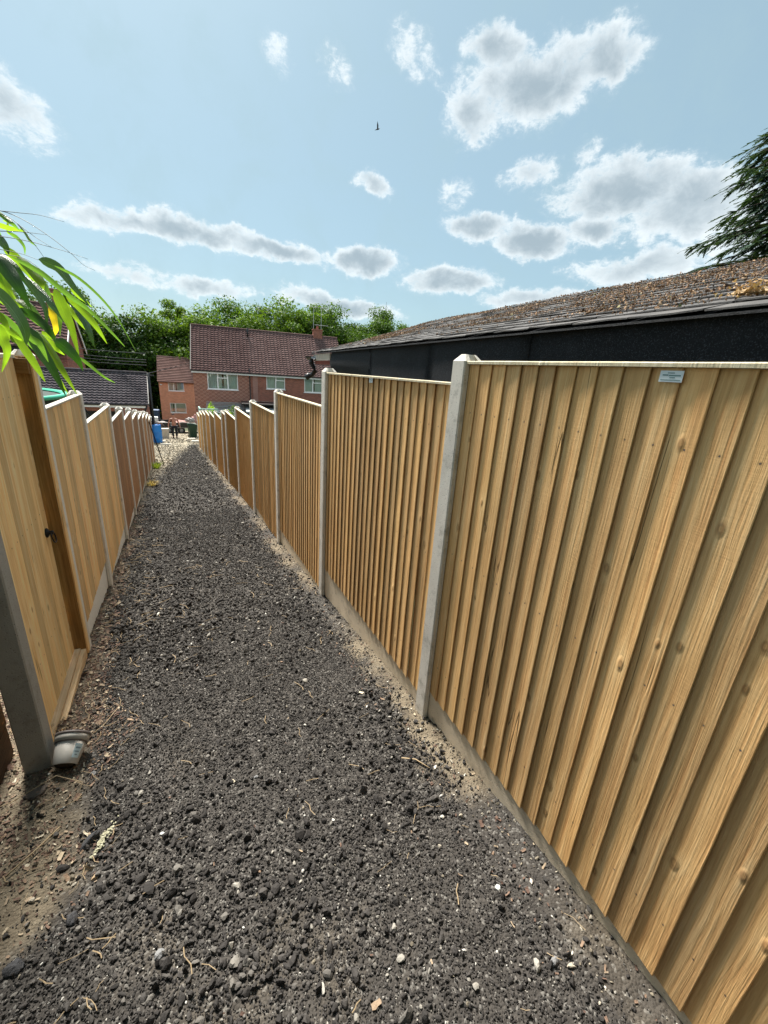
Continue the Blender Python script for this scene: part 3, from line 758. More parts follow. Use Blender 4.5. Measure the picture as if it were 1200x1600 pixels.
def fence_panel(fence, x, y0, y1, ztop, mat, capmat, sx, sy, h=1.83, pitch=0.083, single=True, meshes=None, label=None):
    """a closeboard panel: rails at the back, boards on the path side, capping on top"""
    fo = parent_off(fence)
    mb = MB()
    for rz_ in (-0.22, -h*0.5, -h+0.21):
        mb.box(min(0.004*sx, 0.036*sx), max(0.004*sx, 0.036*sx), y0, y1, rz_-0.022, rz_+0.022)
    for ye in (y0, y1-0.035):
        mb.box(min(0.036*sx, 0.052*sx), max(0.036*sx, 0.052*sx), ye, ye+0.035, -h+0.02, -0.02)
    mb.v = [(v[0], v[1]-y0, v[2]) for v in mb.v]
    pn = mb.build('fence_panel', mat, fence, loc=Vector((x, y0, ztop))-fo)
    if label: pn['label'] = label
    n = int(round((y1-y0-0.014)/pitch)); pitch = (y1-y0-0.014)/n
    run = MB()
    rr = random.Random(int((y0+40)*1000*sx))
    for k in range(n):
        yy = (k*pitch+0.006) if sy > 0 else (y1-y0-0.006-k*pitch)
        zoff = -0.013+rr.uniform(-0.002, 0.0)
        if single:
            bo = link('board', rr.choice(meshes), pn, loc=(rr.uniform(-1, 1)*0.0012, yy+rr.uniform(-1, 1)*0.0025, zoff), rot=(rr.uniform(-1, 1)*0.0016, rr.uniform(-1, 1)*0.0012, rr.uniform(-1, 1)*0.010))
        else:
            me = rr.choice(meshes); dx = rr.uniform(-1, 1)*0.0012; tl = rr.uniform(-1, 1)*0.0015
            run.add([(v.co.x+dx, v.co.y+yy+v.co.z*tl, v.co.z+zoff) for v in me.vertices], [tuple(p.vertices) for p in me.polygons])
    if not single: run.build('boards', mat, pn, kind='stuff')
    cap_rail(pn, x, y0+0.001, y1-0.001, ztop, capmat, sx)
    return pn
def gravel_board(fence, x, y0, y1, ztop, mat, sx, h=0.32, label=None):
    mb = MB(); n = 14
    vs = []
    rr = random.Random(int(y0*31))
    for k in range(n+1):
        y = (y1-y0)*k/n; j = rr.uniform(-1, 1)*0.0015
        vs += [(0.004*sx, y, -h), (0.0+j, y, -0.006), (0.006*sx, y, 0), (0.042*sx, y, 0), (0.046*sx, y, -0.006), (0.046*sx, y, -h)]
    fs = [(k*6+i, k*6+(i+1) % 6, (k+1)*6+(i+1) % 6, (k+1)*6+i) for k in range(n) for i in range(6)]+[(5, 4, 3, 2, 1, 0), tuple(n*6+i for i in range(6))]
    if sx < 0: fs = [f[::-1] for f in fs]
    mb.add(vs, fs)
    o = mb.build('gravel_board', mat, fence, loc=Vector((x, y0, ztop))-parent_off(fence))
    if label: o['label'] = label
    return o

# right fence (faces -X)
XR = 1.18
YR = [-0.33, 1.57, 3.47, 5.37, 7.27, 9.17, 11.07, 12.0, 14.1, 16.0, 18.0, 20.0, 22.0, 24.2]
ZR = [0.30, 0.078, -0.011, -0.298, -0.577, -0.86, -1.112, -1.224, -1.454, -1.653, -1.817, -2.022, -2.247, -2.573]
ZPR = [0.30, 0.079, -0.016, -0.3025, -0.578, -0.860, -1.115, -1.23, -1.46, -1.66, -1.825, -2.03, -2.25]
RF = thing('closeboard_fence', 'tall new golden closeboard fence along the right of the path', 'fence', (XR, 1.57, float(gz(1.57))))
mR_ = [board_mesh('board', 0.100, 1.815, 0.004, 0.0165, M['board_r'], 1, 1, i) for i in range(7)]
mRc = [board_mesh('board', 0.100, 1.815, 0.004, 0.0165, M['board_r'], 1, 1, 40+i) for i in range(3)]
for i, (Y, Z) in enumerate(zip(YR, ZR)):
    hgt = Z-float(gz(Y))
    o = link('post', post_mesh('post', hgt, M['post_l'] if i == 13 else M['post_r'], 1), RF, loc=Vector((XR, Y+0.0475, Z))-RF.location)
    if i == 13: o['label'] = 'last pale concrete post at the far end of the fence'
XB = XR+0.038
for i in range(13):
    y0, y1 = YR[i]+0.095-0.016, YR[i+1]+0.016
    if i == 0: y0, y1 = YR[0]+0.079, YR[1]+0.016
    zt = ZPR[i] if i == 0 else ZPR[i]
    # the panel between post i and i+1 sits at the height of the nearer post's step
    if i == 0: zt = 0.079
    if i > 0: zt = [None, -0.016, -0.3025, -0.578, -0.860, -1.115, -1.23, -1.46, -1.66, -1.825, -2.03, -2.25, -2.56][i]
    pn = fence_panel(RF, XB, y0, y1, zt, M['board_r'], M['cap'], 1, 1, single=(i <= 3), meshes=mR_)
    gravel_board(RF, XB-0.004, y0, y1, zt-1.83, M['gravel_board_r'], 1, h=0.42)
    if i < 2:      # maker's label tacked near the top
        M['label_white'] = M.get('label_white') or simple('white_label', (0.72, 0.78, 0.80), 0.35, var=0.03)
        M['label_ink'] = M.get('label_ink') or simple('grey_green_print', (0.14, 0.24, 0.24), 0.6)
        lb = MB(); ly, lz = (0.688, 0.0425) if i == 0 else (2.585, -0.044)
        lw, lh = (0.030, 0.0145) if i == 0 else (0.026, 0.015)
        lb.box(-0.0008, 0, -lw, lw, -lh, lh)
        for (a_, b2, zz, hh) in ((-0.35, 0.25, 0.60, 0.07), (-0.75, -0.25, 0.22, 0.11), (-0.2, 0.8, 0.16, 0.11), (-0.1, 0.35, -0.22, 0.08), (-0.85, 0.85, -0.62, 0.06)):
            lb.box(-0.0014, -0.0008, -b2*lw, -a_*lw, (zz-hh)*lh, (zz+hh)*lh, 1)
        o = lb.build('maker_label', [M['label_white'], M['label_ink']], pn, loc=Vector((XB-0.0206, ly, lz))-parent_off(pn))

# left fence (faces +X), from the gate down
XL = -0.71
YL = [3.26, 4.61, 6.44, 8.04, 9.67, 11.3, 12.93, 14.56, 16.19, 17.82]
ZL = [-0.028, -0.346, -0.61, -0.808, -0.981, -1.18, -1.385, -1.545, -1.758, -2.004]
ZPL = [-0.345, -0.614, -0.83, -1.01, -1.20, -1.40, -1.57, -1.78, -2.03]
LF = thing('stepped_fence', 'stepped fence along the left of the path, golden then dark brown panels', 'fence', (XL, 3.26, float(gz(3.26))))
mL_ = [board_mesh('board', 0.118, 1.625, 0.009, 0.013, M['board_l'], -1, -1, 60+i) for i in range(5)]
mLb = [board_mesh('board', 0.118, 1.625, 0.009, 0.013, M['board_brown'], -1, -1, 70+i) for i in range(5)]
for i, (Y, Z) in enumerate(zip(YL, ZL)):
    link('post', post_mesh('post', Z-float(gz(Y)), M['post_l'], -1), LF, loc=Vector((XL, Y+0.0475, Z))-LF.location)
XBL = XL-0.034
for i in range(9):
    y0, y1 = YL[i]+0.079, YL[i+1]+0.016
    brown = i >= 2
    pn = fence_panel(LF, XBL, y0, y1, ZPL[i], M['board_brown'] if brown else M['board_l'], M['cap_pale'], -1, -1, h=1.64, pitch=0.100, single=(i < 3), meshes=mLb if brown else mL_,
                     label='dark brown stained fence panel' if brown else None)
    gravel_board(LF, XBL, y0, y1, ZPL[i]-1.64, M['gravel_board_l'], -1, h=0.42)

# ------------------------------------------------------------------ gate and the near left post
GT = thing('garden_gate', 'tall pale green-tinged closeboard gate with black ring handle, set back behind its timber sill', 'gate', (-0.80, 2.25, -2.05))
go_ = GT.location
mG = [board_mesh('board', 0.112, 1.975, 0.009, 0.013, M['board_gate'], -1, -1, 80+i) for i in range(5)]
gy0, gy1 = 2.262, 3.155
pitch = 0.089
for k in range(10):
    yy = gy1-0.002-k*pitch
    link('board', random.choice(mG), GT, loc=Vector((-0.788, yy, -0.042+random.uniform(-.001, .001)))-go_, rot=(random.uniform(-1, 1)*0.0015, 0, random.uniform(-1, 1)*0.01))
cap_rail(GT, -0.788, gy0-0.015, gy1+0.01, -0.024, M['cap'], -1, w=0.055, t=0.022, over=0.022)
mb = MB()
for zz in (-0.30, -1.0, -1.75): mb.box(-0.036, 0.010, gy0-go_.y, gy1-go_.y, zz-0.045-go_.z, zz+0.045-go_.z)
mb.build('ledge_rails', M['board_gate'], GT)
# ring handle: turned boss with a hanging ring
mb = MB()
Mh = Matrix.Translation((0, 0, 0)) @ Matrix.Rotation(pi/2, 4, 'Y')
mb.lathe([(0.0, -0.002), (0.030, -0.001), (0.031, 0.004), (0.024, 0.010), (0.013, 0.013), (0.012, 0.024), (0.015, 0.028), (0.010, 0.036), (0.0, 0.037)], 20, M=Mh)
hd = mb.build('handle_boss', M['iron'], GT, smooth=True, loc=Vector((-0.773, 3.085, -1.085))-go_)
mb = MB()
rg = [(0.026+0.010*sin(a), 0.003+0.033*cos(a), -0.033+0.037*sin(a+pi/2)*0+0.037*sin(a)) for a in [2*pi*k/24 for k in range(25)]]
rg = [(0.026+0.006*(1-sin(a)), 0.034*cos(a), -0.031+0.035*sin(a)) for a in [2*pi*k/24 for k in range(25)]]
mb.tube(rg, 0.0042, 8, cap=False)
mb.build('ring', M['iron'], hd, smooth=True)
def timber(name, x0, x1, y0, y1, z0, z1, mat, parent, seed=1, ch=0.003, label=None):
    """a sawn timber with eased edges and slightly wavy faces, grain along its longest side"""
    o0 = parent_off(parent)
    d = (x1-x0, y1-y0, z1-z0); ax = max(range(3), key=lambda i: d[i])
    oth = [i for i in range(3) if i != ax]
    r = random.Random(seed); n = 10; vs = []
    a, b2 = d[oth[0]], d[oth[1]]
    for k in range(n+1):
        for (u, w) in ((ch, 0), (a-ch, 0), (a, ch), (a, b2-ch), (a-ch, b2), (ch, b2), (0, b2-ch), (0, ch)):
            j = r.uniform(-1, 1)*0.0008
            vs.append((u+j, w+j, d[ax]*k/n))
    fs = [(k*8+i, k*8+(i+1) % 8, (k+1)*8+(i+1) % 8, (k+1)*8+i) for k in range(n) for i in range(8)]+[tuple(range(7, -1, -1)), tuple(n*8+i for i in range(8))]
    mb = MB(); mb.add(vs, fs)
    o = mb.build(name, mat, parent)
    # local z runs along the grain
    cols = [Vector((0, 0, 0)) for _ in range(3)]
    e = [Vector((1, 0, 0)), Vector((0, 1, 0)), Vector((0, 0, 1))]
    Mx = Matrix((e[oth[0]], e[oth[1]], e[ax])).transposed().to_4x4()
    Mx.translation = Vector((x0, y0, z0))-o0
    o.matrix_local = Mx
    if label: o['label'] = label
    return o
timber('gate_jamb', -0.800, -0.712, 3.185, 3.262, -2.10, -0.035, M['jamb'], GT, 3, label='amber stained gate jamb')
timber('jamb_facing', -0.716, -0.702, 3.196, 3.262, -2.09, -0.034, M['board_l'], GT, 4)
timber('gate_jamb', -0.80, -0.716, 2.224, 2.252, -2.10, 0.1, M['board_gate'], GT, 5)
timber('head_rail', -0.815, -0.715, 3.155, 3.187, -0.13, -0.045, M['jamb'], GT, 9)
SL = thing('timber_sill', 'pale sawn timber sill lying on the ground in front of the garden gate', 'sill', (-0.72, 2.25, -2.06))
timber('sill_plank', -0.83, -0.745, 2.252, 3.19, -2.16, -2.032, M['sill'], SL, 6)
timber('front_plank', -0.744, -0.712, 2.31, 3.185, -2.20, -2.040, M['sill'], SL, 7)
NP = thing('near_gate_post', 'big dark grey concrete gate post at the left edge above the flower pot', 'post', (-0.71, 2.17, -2.03))
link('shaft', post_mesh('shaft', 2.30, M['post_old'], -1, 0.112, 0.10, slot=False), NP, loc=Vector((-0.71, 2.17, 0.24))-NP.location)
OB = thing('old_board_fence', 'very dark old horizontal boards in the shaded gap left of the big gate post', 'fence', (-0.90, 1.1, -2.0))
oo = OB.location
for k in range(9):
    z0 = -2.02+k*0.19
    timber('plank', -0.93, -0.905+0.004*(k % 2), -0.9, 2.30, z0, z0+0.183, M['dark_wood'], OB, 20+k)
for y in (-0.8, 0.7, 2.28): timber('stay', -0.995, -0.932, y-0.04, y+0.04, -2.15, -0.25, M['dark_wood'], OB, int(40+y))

# flower pot: grey plastic, propped upside down against the post foot
M['pot'] = simple('grey_pot_plastic', (0.50, 0.47, 0.42), 0.55, var=0.22, scale=14, bmp=0.0006)
M['pot_rim'] = simple('grubby_pot_rim', (0.17, 0.14, 0.13), 0.6, var=0.3, scale=20)
M['sticker'] = simple('pale_blue_sticker', (0.62, 0.78, 0.84), 0.4, var=0.08, scale=40)
M['earth'] = simple('damp_earth', (0.035, 0.026, 0.018), 0.95, var=0.4, scale=30, bmp=0.006)
PT = thing('flower_pot', 'small grubby grey plastic flower pot tipped against the foot of the big gate post', 'flower pot', (-0.605, 2.10, -1.995))
ax_ = Vector((0.20, 0.84, 0.50)).normalized()
PT.rotation_mode = 'QUATERNION'
PT.rotation_quaternion = ax_.to_track_quat('Z', 'Y')
PT.location = Vector((-0.640, 2.055, -1.972)); PT.scale = (1.12, 1.12, 1.12)
mb = MB(); mb.lathe([(0.0, 0.004), (0.043, 0.004), (0.0455, 0.0), (0.047, 0.002), (0.0615, 0.098), (0.060, 0.098), (0.045, 0.006), (0.0, 0.007)], 40)
mb.build('pot_wall', M['pot'], PT, smooth=True)
mb = MB(); mb.lathe([(0.0615, 0.094), (0.066, 0.093), (0.0690, 0.120), (0.0675, 0.1205), (0.0645, 0.096), (0.0605, 0.096)], 40)
mb.build('rim_band', M['pot'], PT, smooth=True)
mb = MB(); mb.lathe([(0.0675, 0.119), (0.0705, 0.119), (0.0715, 0.130), (0.0690, 0.1305), (0.0665, 0.120)], 40); mb.lathe([(0.0612, 0.088), (0.0628, 0.089), (0.0628, 0.0935), (0.0612, 0.094)], 40)
mb.build('rim', M['pot_rim'], PT, smooth=True)
mb = MB(); mb.lathe([(0, -0.004), (0.034, -0.003), (0.040, 0.003)], 20); mb.build('soil', M['earth'], PT, smooth=True)
mb = MB(); mb.lathe([(0.0, 0.112), (0.03, 0.116), (0.066, 0.110), (0.062, 0.09)], 24); mb.build('soil', M['earth'], PT, smooth=True)
mb = MB()       # sticker on the camera-right flank, with two lines of print
def conep(a, z, off): r = 0.047+(0.0615-0.047)*z/0.098+off; return (r*cos(a), r*sin(a), z)
_d = Vector((0.75, -0.45, 0.45)); _d = PT.rotation_quaternion.inverted() @ _d; a0 = atan2(_d.y, _d.x)
for (da0, da1, z0, z1, off, m_) in ((-0.30, 0.30, 0.022, 0.078, 0.0006, 0), (-0.2, 0.2, 0.058, 0.064, 0.0011, 1), (-0.22, 0.16, 0.044, 0.049, 0.0011, 1), (-0.12, 0.1, 0.032, 0.036, 0.0011, 1)):
    vs = []; k_ = 6
    for i in range(k_+1):
        a = a0+da0+(da1-da0)*i/k_
        vs += [conep(a, z0, off), conep(a, z1, off)]
    mb.add(vs, [(2*i, 2*i+2, 2*i+3, 2*i+1) for i in range(k_)], m_)
M['print_grey'] = simple('grey_print', (0.25, 0.35, 0.40), 0.6)
mb.build('sticker', [M['sticker'], M['print_grey']], PT)

# ------------------------------------------------------------------ stones that stand out one by one
def rock(name, label, cat, x, y, size, mat, seed, flat=0.6, rz=0.0, elong=(1, .75), sub=2, sink=0.2, group=None):
    bm = bmesh.new(); bmesh.ops.create_icosphere(bm, subdivisions=sub+1, radius=1)
    r = random.Random(seed)
    pl = [(Vector((r.gauss(0, 1), r.gauss(0, 1), r.gauss(0, 1))).normalized(), r.uniform(0.55, 0.9)) for _ in range(16)]
    for v in bm.verts:
        d = v.co.normalized(); k = 1.0
        for nrm, h in pl:
            c = d.dot(nrm)
            if c > 0.05: k = min(k, h/c)
        k *= 1+0.05*math.sin(d.x*7+seed)*math.cos(d.y*9)
        v.co = Vector((d.x*k*size*elong[0], d.y*k*size*elong[1], d.z*k*size*flat))
    me = bpy.data.meshes.new(name); bm.to_mesh(me); bm.free(); me.materials.append(mat)
    z = float(hpath(np.array(x), np.array(y)))+size*flat*(0.62-sink)
    o = link(name, me, None, (x, y, z), rot=(r.uniform(-.2, .2), r.uniform(-.2, .2), rz))
    return prop(o, label, cat, group)
def stone_single(name, col, bmp=0.004, rough=0.85): return simple(name, col, rough, var=0.35, scale=30, bmp=bmp)
M['s_dark'] = stone_single('charcoal_stone', (0.045, 0.045, 0.048))
M['s_grey'] = stone_single('grey_stone', (0.20, 0.20, 0.20))
M['s_pale'] = stone_single('pale_stone', (0.52, 0.53, 0.50))
M['s_tan'] = stone_single('tan_stone', (0.38, 0.27, 0.16))
M['s_brown'] = stone_single('brown_slate', (0.12, 0.095, 0.075))
rock('stone', 'long charcoal lump like a burnt log on the earthy left verge', 'stone', -0.475, 1.60, 0.050, M['s_dark'], 3, 0.42, 0.75, (1.05, 0.45))
rock('stone', 'pale bluish white chip alone on the black gravel near the right fence', 'stone', 0.970, 0.685, 0.015, M['s_pale'], 5, 0.5, 0.5)
rock('stone', 'flat brown slate below the big gate post', 'stone', -0.745, 1.965, 0.055, M['s_brown'], 8, 0.18, 0.4, (1, .8), sink=0.1)
rock('stone', 'tan and white pebble on the left verge below the burnt log stone', 'stone', -0.432, 1.420, 0.017, M['s_tan'], 9, 0.7)
rock('stone', 'dark jagged lump of tarmac near the lower left of the path', 'stone', -0.485, 1.285, 0.032, M['s_dark'], 12, 0.65, 1.2)
rock('stone', 'blackest chunk of tarmac at the left edge of the picture', 'stone', -0.62, 1.20, 0.036, M['s_dark'], 15, 0.55, 0.3)
rock('stone', 'grey wedge-shaped stone low in the middle left of the path', 'stone', -0.20, 1.04, 0.020, M['s_grey'], 17, 0.7, 0.9)
rock('stone', 'grey angular stone at the bottom beside the right fence', 'stone', 0.985, 0.430, 0.020, M['s_grey'], 19, 0.7, 0.2)
rock('stone', 'white flat pebble in the leaf litter below the pot', 'stone', -0.62, 1.83, 0.018, M['s_pale'], 23, 0.4, 0.3, (1.2, 0.5))
rock('stone', 'grey rounded stone right under the flower pot', 'stone', -0.515, 1.985, 0.022, M['s_grey'], 27, 0.75)
rock('stone', 'smooth oval grey pebble lying in the middle of the path', 'stone', 0.22, 1.62, 0.013, M['s_grey'], 29, 0.6)
rock('stone', 'white quartz pebble left of centre on the black gravel', 'stone', -0.20, 1.50, 0.011, M['s_pale'], 31, 0.6)
def twig(label, pts, r):
    P_ = [(x, y, float(hpath(np.array(x), np.array(y)))+dz) for x, y, dz in pts]
    mb = MB(); c_ = Vector(P_[0]); mb.tube([Vector(p)-c_ for p in P_], [r*(1-0.12*i) for i in range(len(P_))], 6)
    o = mb.build('twig', M['straw'], None, smooth=True, loc=c_)
    return prop(o, label, 'twig')
twig('long bent dry twig lying across the foot of the big gate post', [(-1.0, 1.90, 0.02), (-0.82, 1.93, 0.025), (-0.66, 1.99, 0.045), (-0.55, 1.93, 0.02), (-0.56, 1.88, 0.01)], 0.0022)
twig('dry twig leaning out of the top of the flower pot', [(-0.565, 2.19, 0.07), (-0.50, 2.26, 0.08), (-0.43, 2.38, 0.10)], 0.0020)
twig('pale curved stick in the leaf litter at the left edge', [(-0.74, 1.56, 0.012), (-0.66, 1.63, 0.016), (-0.60, 1.72, 0.012)], 0.0035)
twig('short brown stick on the gravel beside the right fence', [(0.93, 1.38, 0.012), (0.985, 1.33, 0.014), (1.02, 1.25, 0.01)], 0.0035)
M['lichen'] = leafmat('yellow_green_lichen', (0.24, 0.23, 0.15), (0.46, 0.44, 0.32), 0.05, 0.9, 30)
for nm, (x0, y0, n_, sx_, sy_) in {'pale lichen crust beside the burnt log stone': (-0.425, 1.585, 150, 0.020, 0.026)}.items():
    V = []; F = []
    for i in range(n_):
        a = RS.randn(2); x = x0+a[0]*sx_*.55+a[1]*sy_*0.35; y = y0+a[1]*sy_+a[0]*sx_*0.5; z = float(hpath(np.array(x), np.array(y)))+RS.uniform(0.004, 0.014)
        s = RS.uniform(0.003, 0.007); q = RS.uniform(0, 6.28)
        for k in range(4): V.append((x+s*cos(q+k*1.57)-x0, y+s*sin(q+k*1.57)-y0, z+RS.uniform(-.002, .003)))
        F.append((4*i, 4*i+1, 4*i+2, 4*i+3))
    o = link('lichen', npmesh('lichen', V, F, M['lichen']), None, (x0, y0, 0)); prop(o, nm, kind='stuff')
def grass_tuft(x, y, label, n=60, h=0.16, r=0.12, mat='tuft'):
    mb = MB(); z0 = float(gz(y))
    for i in range(n):
        a = random.uniform(0, 2*pi); rr = random.uniform(0, r*0.4); L = h*random.uniform(0.5, 1.1); bx, by = rr*cos(a), rr*sin(a)
        o1 = r*random.uniform(0.2, 1.2); w = 0.006
        px_, py_ = -sin(a)*w, cos(a)*w
        mb.add([(bx-px_, by-py_, 0), (bx+px_, by+py_, 0), (bx+o1*.5*cos(a)+px_, by+o1*.5*sin(a)+py_, L*.75), (bx+o1*.5*cos(a)-px_, by+o1*.5*sin(a)-py_, L*.75), (bx+o1*cos(a), by+o1*sin(a), L*random.uniform(.5, 1))],
               [(0, 1, 2, 3), (3, 2, 4)])
    o = mb.build('weed', M[mat], None, loc=(x, y, z0)); return prop(o, label, 'weed')
M['tuft'] = leafmat('fresh_weed', (0.16, 0.24, 0.03), (0.35, 0.45, 0.08), 0.4, 0.6, 6)
M['tuft_dry'] = leafmat('dry_weed', (0.36, 0.28, 0.14), (0.55, 0.46, 0.28), 0.3, 0.8, 6)
grass_tuft(-0.60, 15.1, 'bright green weed at the foot of the far left fence', 90, 0.26, 0.22)
grass_tuft(-0.60, 11.4, 'straw coloured dry tuft at a post foot half way along the left fence', 70, 0.2, 0.2, 'tuft_dry')

# ------------------------------------------------------------------ felt-clad outbuilding on the right
SH = thing('felt_clad_outbuilding', 'long low outbuilding clad in black felt with a mossy shingle roof', 'outbuilding', (2.0, 2.3, -2.0))
sho = SH.location
def eave(Y): return (1.90+0.042*Y, 0.308-0.0086*Y)
m, t, b, _ = newmat('black_mineral_felt')
co = objco(t)
n = noise(t, co, 190, 3, 0.8); n_b = noise(t, co, 3.0, 4, 0.6)
vv = N(t, 'ShaderNodeTexVoronoi'); vv.inputs['Scale'].default_value = 260; t.links.new(co, vv.inputs['Vector'])
sc_ = N(t, 'ShaderNodeSeparateColor'); t.links.new(vv.outputs['Color'], sc_.inputs[0])
c = ramp(t, n, [(0.38, (0.004, 0.0045, 0.006)), (0.62, (0.012, 0.014, 0.018)), (0.78, (0.04, 0.045, 0.055))])
c = mixc(t, mth(t, 'MULTIPLY', mth(t, 'GREATER_THAN', sc_.outputs[0], 0.86), 0.6), c, (0.055, 0.062, 0.075))
c = mixc(t, mth(t, 'MULTIPLY', smooth(t, n_b, 0.5, 0.7), 0.25), c, (0.035, 0.038, 0.043))
setin(t, b, 'Base Color', c); setin(t, b, 'Roughness', 0.75); b.inputs['Specular IOR Level'].default_value = 0.3
bump(t, b, n, 0.004)
M['felt'] = m
m, t, b, _ = newmat('grey_felt_shingle')
co = objco(t, True)
n = noise(t, co, 220, 3, 0.8); n_b = noise(t, co, 9, 5, 0.7)
c = ramp(t, mth(t, 'ADD', mth(t, 'MULTIPLY', n, 0.5), mth(t, 'MULTIPLY', n_b, 0.5)), [(0.35, (0.038, 0.036, 0.037)), (0.55, (0.092, 0.087, 0.085)), (0.72, (0.20, 0.18, 0.16))])
setin(t, b, 'Base Color', c); setin(t, b, 'Roughness', 0.85); bump(t, b, n, 0.003)
M['shingle'] = m
# walls: rolled felt panels standing side by side, laps 3 mm proud
joints = [-2.6, -0.9, 0.55, 2.02, 3.20, 4.60]
for i in range(len(joints)-1):
    y0, y1 = joints[i], joints[i+1]+0.04
    mb = MB(); vs = []; ny, nz = 10, 8
    for k in range(nz+1):
        for j in range(ny+1):
            y = y0+(y1-y0)*j/ny; ex, ez = eave(y)
            z = (ez+0.012)+(-1.75-(ez+0.012))*k/nz
            bul = 0.006*sin(3*y+i)+0.004*sin(5*z+i*2)
            vs.append((ex+0.012-0.009*(i % 2)+bul*0.6, y, z))
    fs = [(k*(ny+1)+j, k*(ny+1)+j+1, (k+1)*(ny+1)+j+1, (k+1)*(ny+1)+j) for k in range(nz) for j in range(ny)]
    mb.add(vs, fs); n0 = len(vs)
    mb.add([(x+0.012, y, z) for x, y, z in vs], [f[::-1] for f in fs])
    for j in (0, ny):
        for k in range(nz): a = k*(ny+1)+j; mb.f.append((a, a+ny+1, n0+a+ny+1, n0+a)); mb.m.append(0)
    mb.v = [tuple(Vector(v)-sho) for v in mb.v]
    mb.build('felt_sheet', M['felt'], SH, smooth=True)
# the loose end sheet that bellies out and curls under
mb = MB(); vs = []; ny, nz = 16, 18
for k in range(nz+1):
    for j in range(ny+1):
        u = j/ny; y = 4.585+(6.22-4.585)*u; ex, ez = eave(y); w = k/nz
        z = ez+0.006-1.34*w
        dz = ez-0.035-z if w else 0
        bul = -0.03*sin(min(1, dz/0.30)*pi)*(0.35+0.65*u)+0.07*max(0, min(1, (dz-0.12)/0.22))*(0.4+.6*u)
        rnd = 0.06*max(0, u-0.93)/0.07
        vs.append((ex+0.012+bul+rnd, y, z))
fs = [(k*(ny+1)+j, k*(ny+1)+j+1, (k+1)*(ny+1)+j+1, (k+1)*(ny+1)+j) for k in range(nz) for j in range(ny)]
mb.add(vs, fs); n0 = len(vs); mb.add([(x+0.012, y, z) for x, y, z in vs], [f[::-1] for f in fs])
mb.v = [tuple(Vector(v)-sho) for v in mb.v]
mb.build('felt_sheet', M['felt'], SH, smooth=True)['label'] = 'loose curling felt sheet at the far end'
# brick end, fascia, gutter end and swan neck
M['red_brick'] = brick('red_brick', (0.28, 0.085, 0.05), (0.20, 0.06, 0.04), (0.30, 0.27, 0.23))
M['red_paint'] = simple('rusty_red_soffit', (0.22, 0.05, 0.03), 0.8, var=0.3)
mb = MB(); mb.box(2.185, 2.36, 6.16, 6.93, 0.085, 0.135); mb.v = [tuple(Vector(v)-sho) for v in mb.v]; mb.build('soffit_board', M['red_paint'], SH)
M['old_paint'] = simple('weathered_cream_paint', (0.50, 0.44, 0.37), 0.8, var=0.4, scale=12, bmp=0.002)
ex, ez = eave(6.3)
mb = MB(); mb.box(2.32, 4.15, -2.4, 6.16, -2.6, 0.20); mb.v = [tuple(Vector(v)-sho) for v in mb.v]
mb.build('brick_wall', M['red_brick'], SH)
mb = MB(); ea, eb = eave(6.12), eave(7.02)
mb.add([(ea[0]-0.01, 6.12, ea[1]-0.015), (eb[0]-0.01, 7.02, eb[1]-0.015), (eb[0]-0.01, 7.02, eb[1]-0.11), (ea[0]-0.01, 6.12, ea[1]-0.11),
        (ea[0]+0.012, 6.12, ea[1]-0.015), (eb[0]+0.012, 7.02, eb[1]-0.015), (eb[0]+0.012, 7.02, eb[1]-0.11), (ea[0]+0.012, 6.12, ea[1]-0.11)],
       [(0, 1, 2, 3), (7, 6, 5, 4), (0, 4, 5, 1), (3, 2, 6, 7), (1, 5, 6, 2), (0, 3, 7, 4)])
mb.v = [tuple(Vector(v)-sho) for v in mb.v]; mb.build('fascia_board', M['old_paint'], SH)
mb = MB()
gx, gzv = eb[0]-0.06, eb[1]-0.05
for q in range(2):
    pass
prof = [(gx+0.048*cos(a), gzv+0.048*sin(a)) for a in [pi+pi*k/8 for k in range(9)]]
vs = [(x, y, z) for y in (6.86, 7.16) for x, z in prof]
mb.add(vs, [(k, k+1, 9+k+1, 9+k) for k in range(8)]); mb.add([(x, y, z+0.004) for x, y, z in vs], [(9+k, 9+k+1, k+1, k) for k in range(8)])
mb.tube([(gx, 6.98, gzv-0.03), (gx, 6.98, gzv-0.10), (gx+0.035, 6.94, gzv-0.17), (gx+0.05, 6.93, gzv-0.22), (gx+0.01, 6.96, gzv-0.28), (gx-0.07, 7.02, gzv-0.33)], 0.036, 10)
mb.tube([(gx, 6.98, gzv-0.075), (gx, 6.98, gzv-0.10)], 0.044, 10); mb.tube([(gx-0.02, 6.985, gzv-0.29), (gx-0.075, 7.025, gzv-0.335)], 0.045, 10)
mb.v = [tuple(Vector(v)-sho) for v in mb.v]
mb.build('downpipe_elbow', M['black'], SH, smooth=True)
# shingle roof: real overlapping courses; the three lowest are single shingles
RIDGE = (4.25, 1.02)
def roofpt(Y, s):     # s 0 at the drip edge .. 1 at the ridge
    ex, ez = eave(Y); rz_ = 0.318+0.755-0.0098*Y*1.0-0.004*max(0, Y)
    x = ex-0.03+(RIDGE[0]+0.03*Y-ex+0.03)*s; sag = -0.02*sin(pi*s)
    return Vector((x, Y, ez+0.012+(rz_-ez)*s+sag))
YA, YE = -2.6, 7.08
ncourse = 15
mb = MB(); ny = 30; vs = []
for k in range(5):
    for j in range(ny+1):
        y = YA+(YE-YA)*j/ny; p = roofpt(y, k/4); vs.append((p.x, p.y, p.z-0.010))
nn_ = ny+1
fs = [(k*nn_+j, (k+1)*nn_+j, (k+1)*nn_+j+1, k*nn_+j+1) for k in range(4) for j in range(ny)]
mb.add(vs, fs); mb.add([(x, y, z-0.010) for x, y, z in vs], [f[::-1] for f in fs])
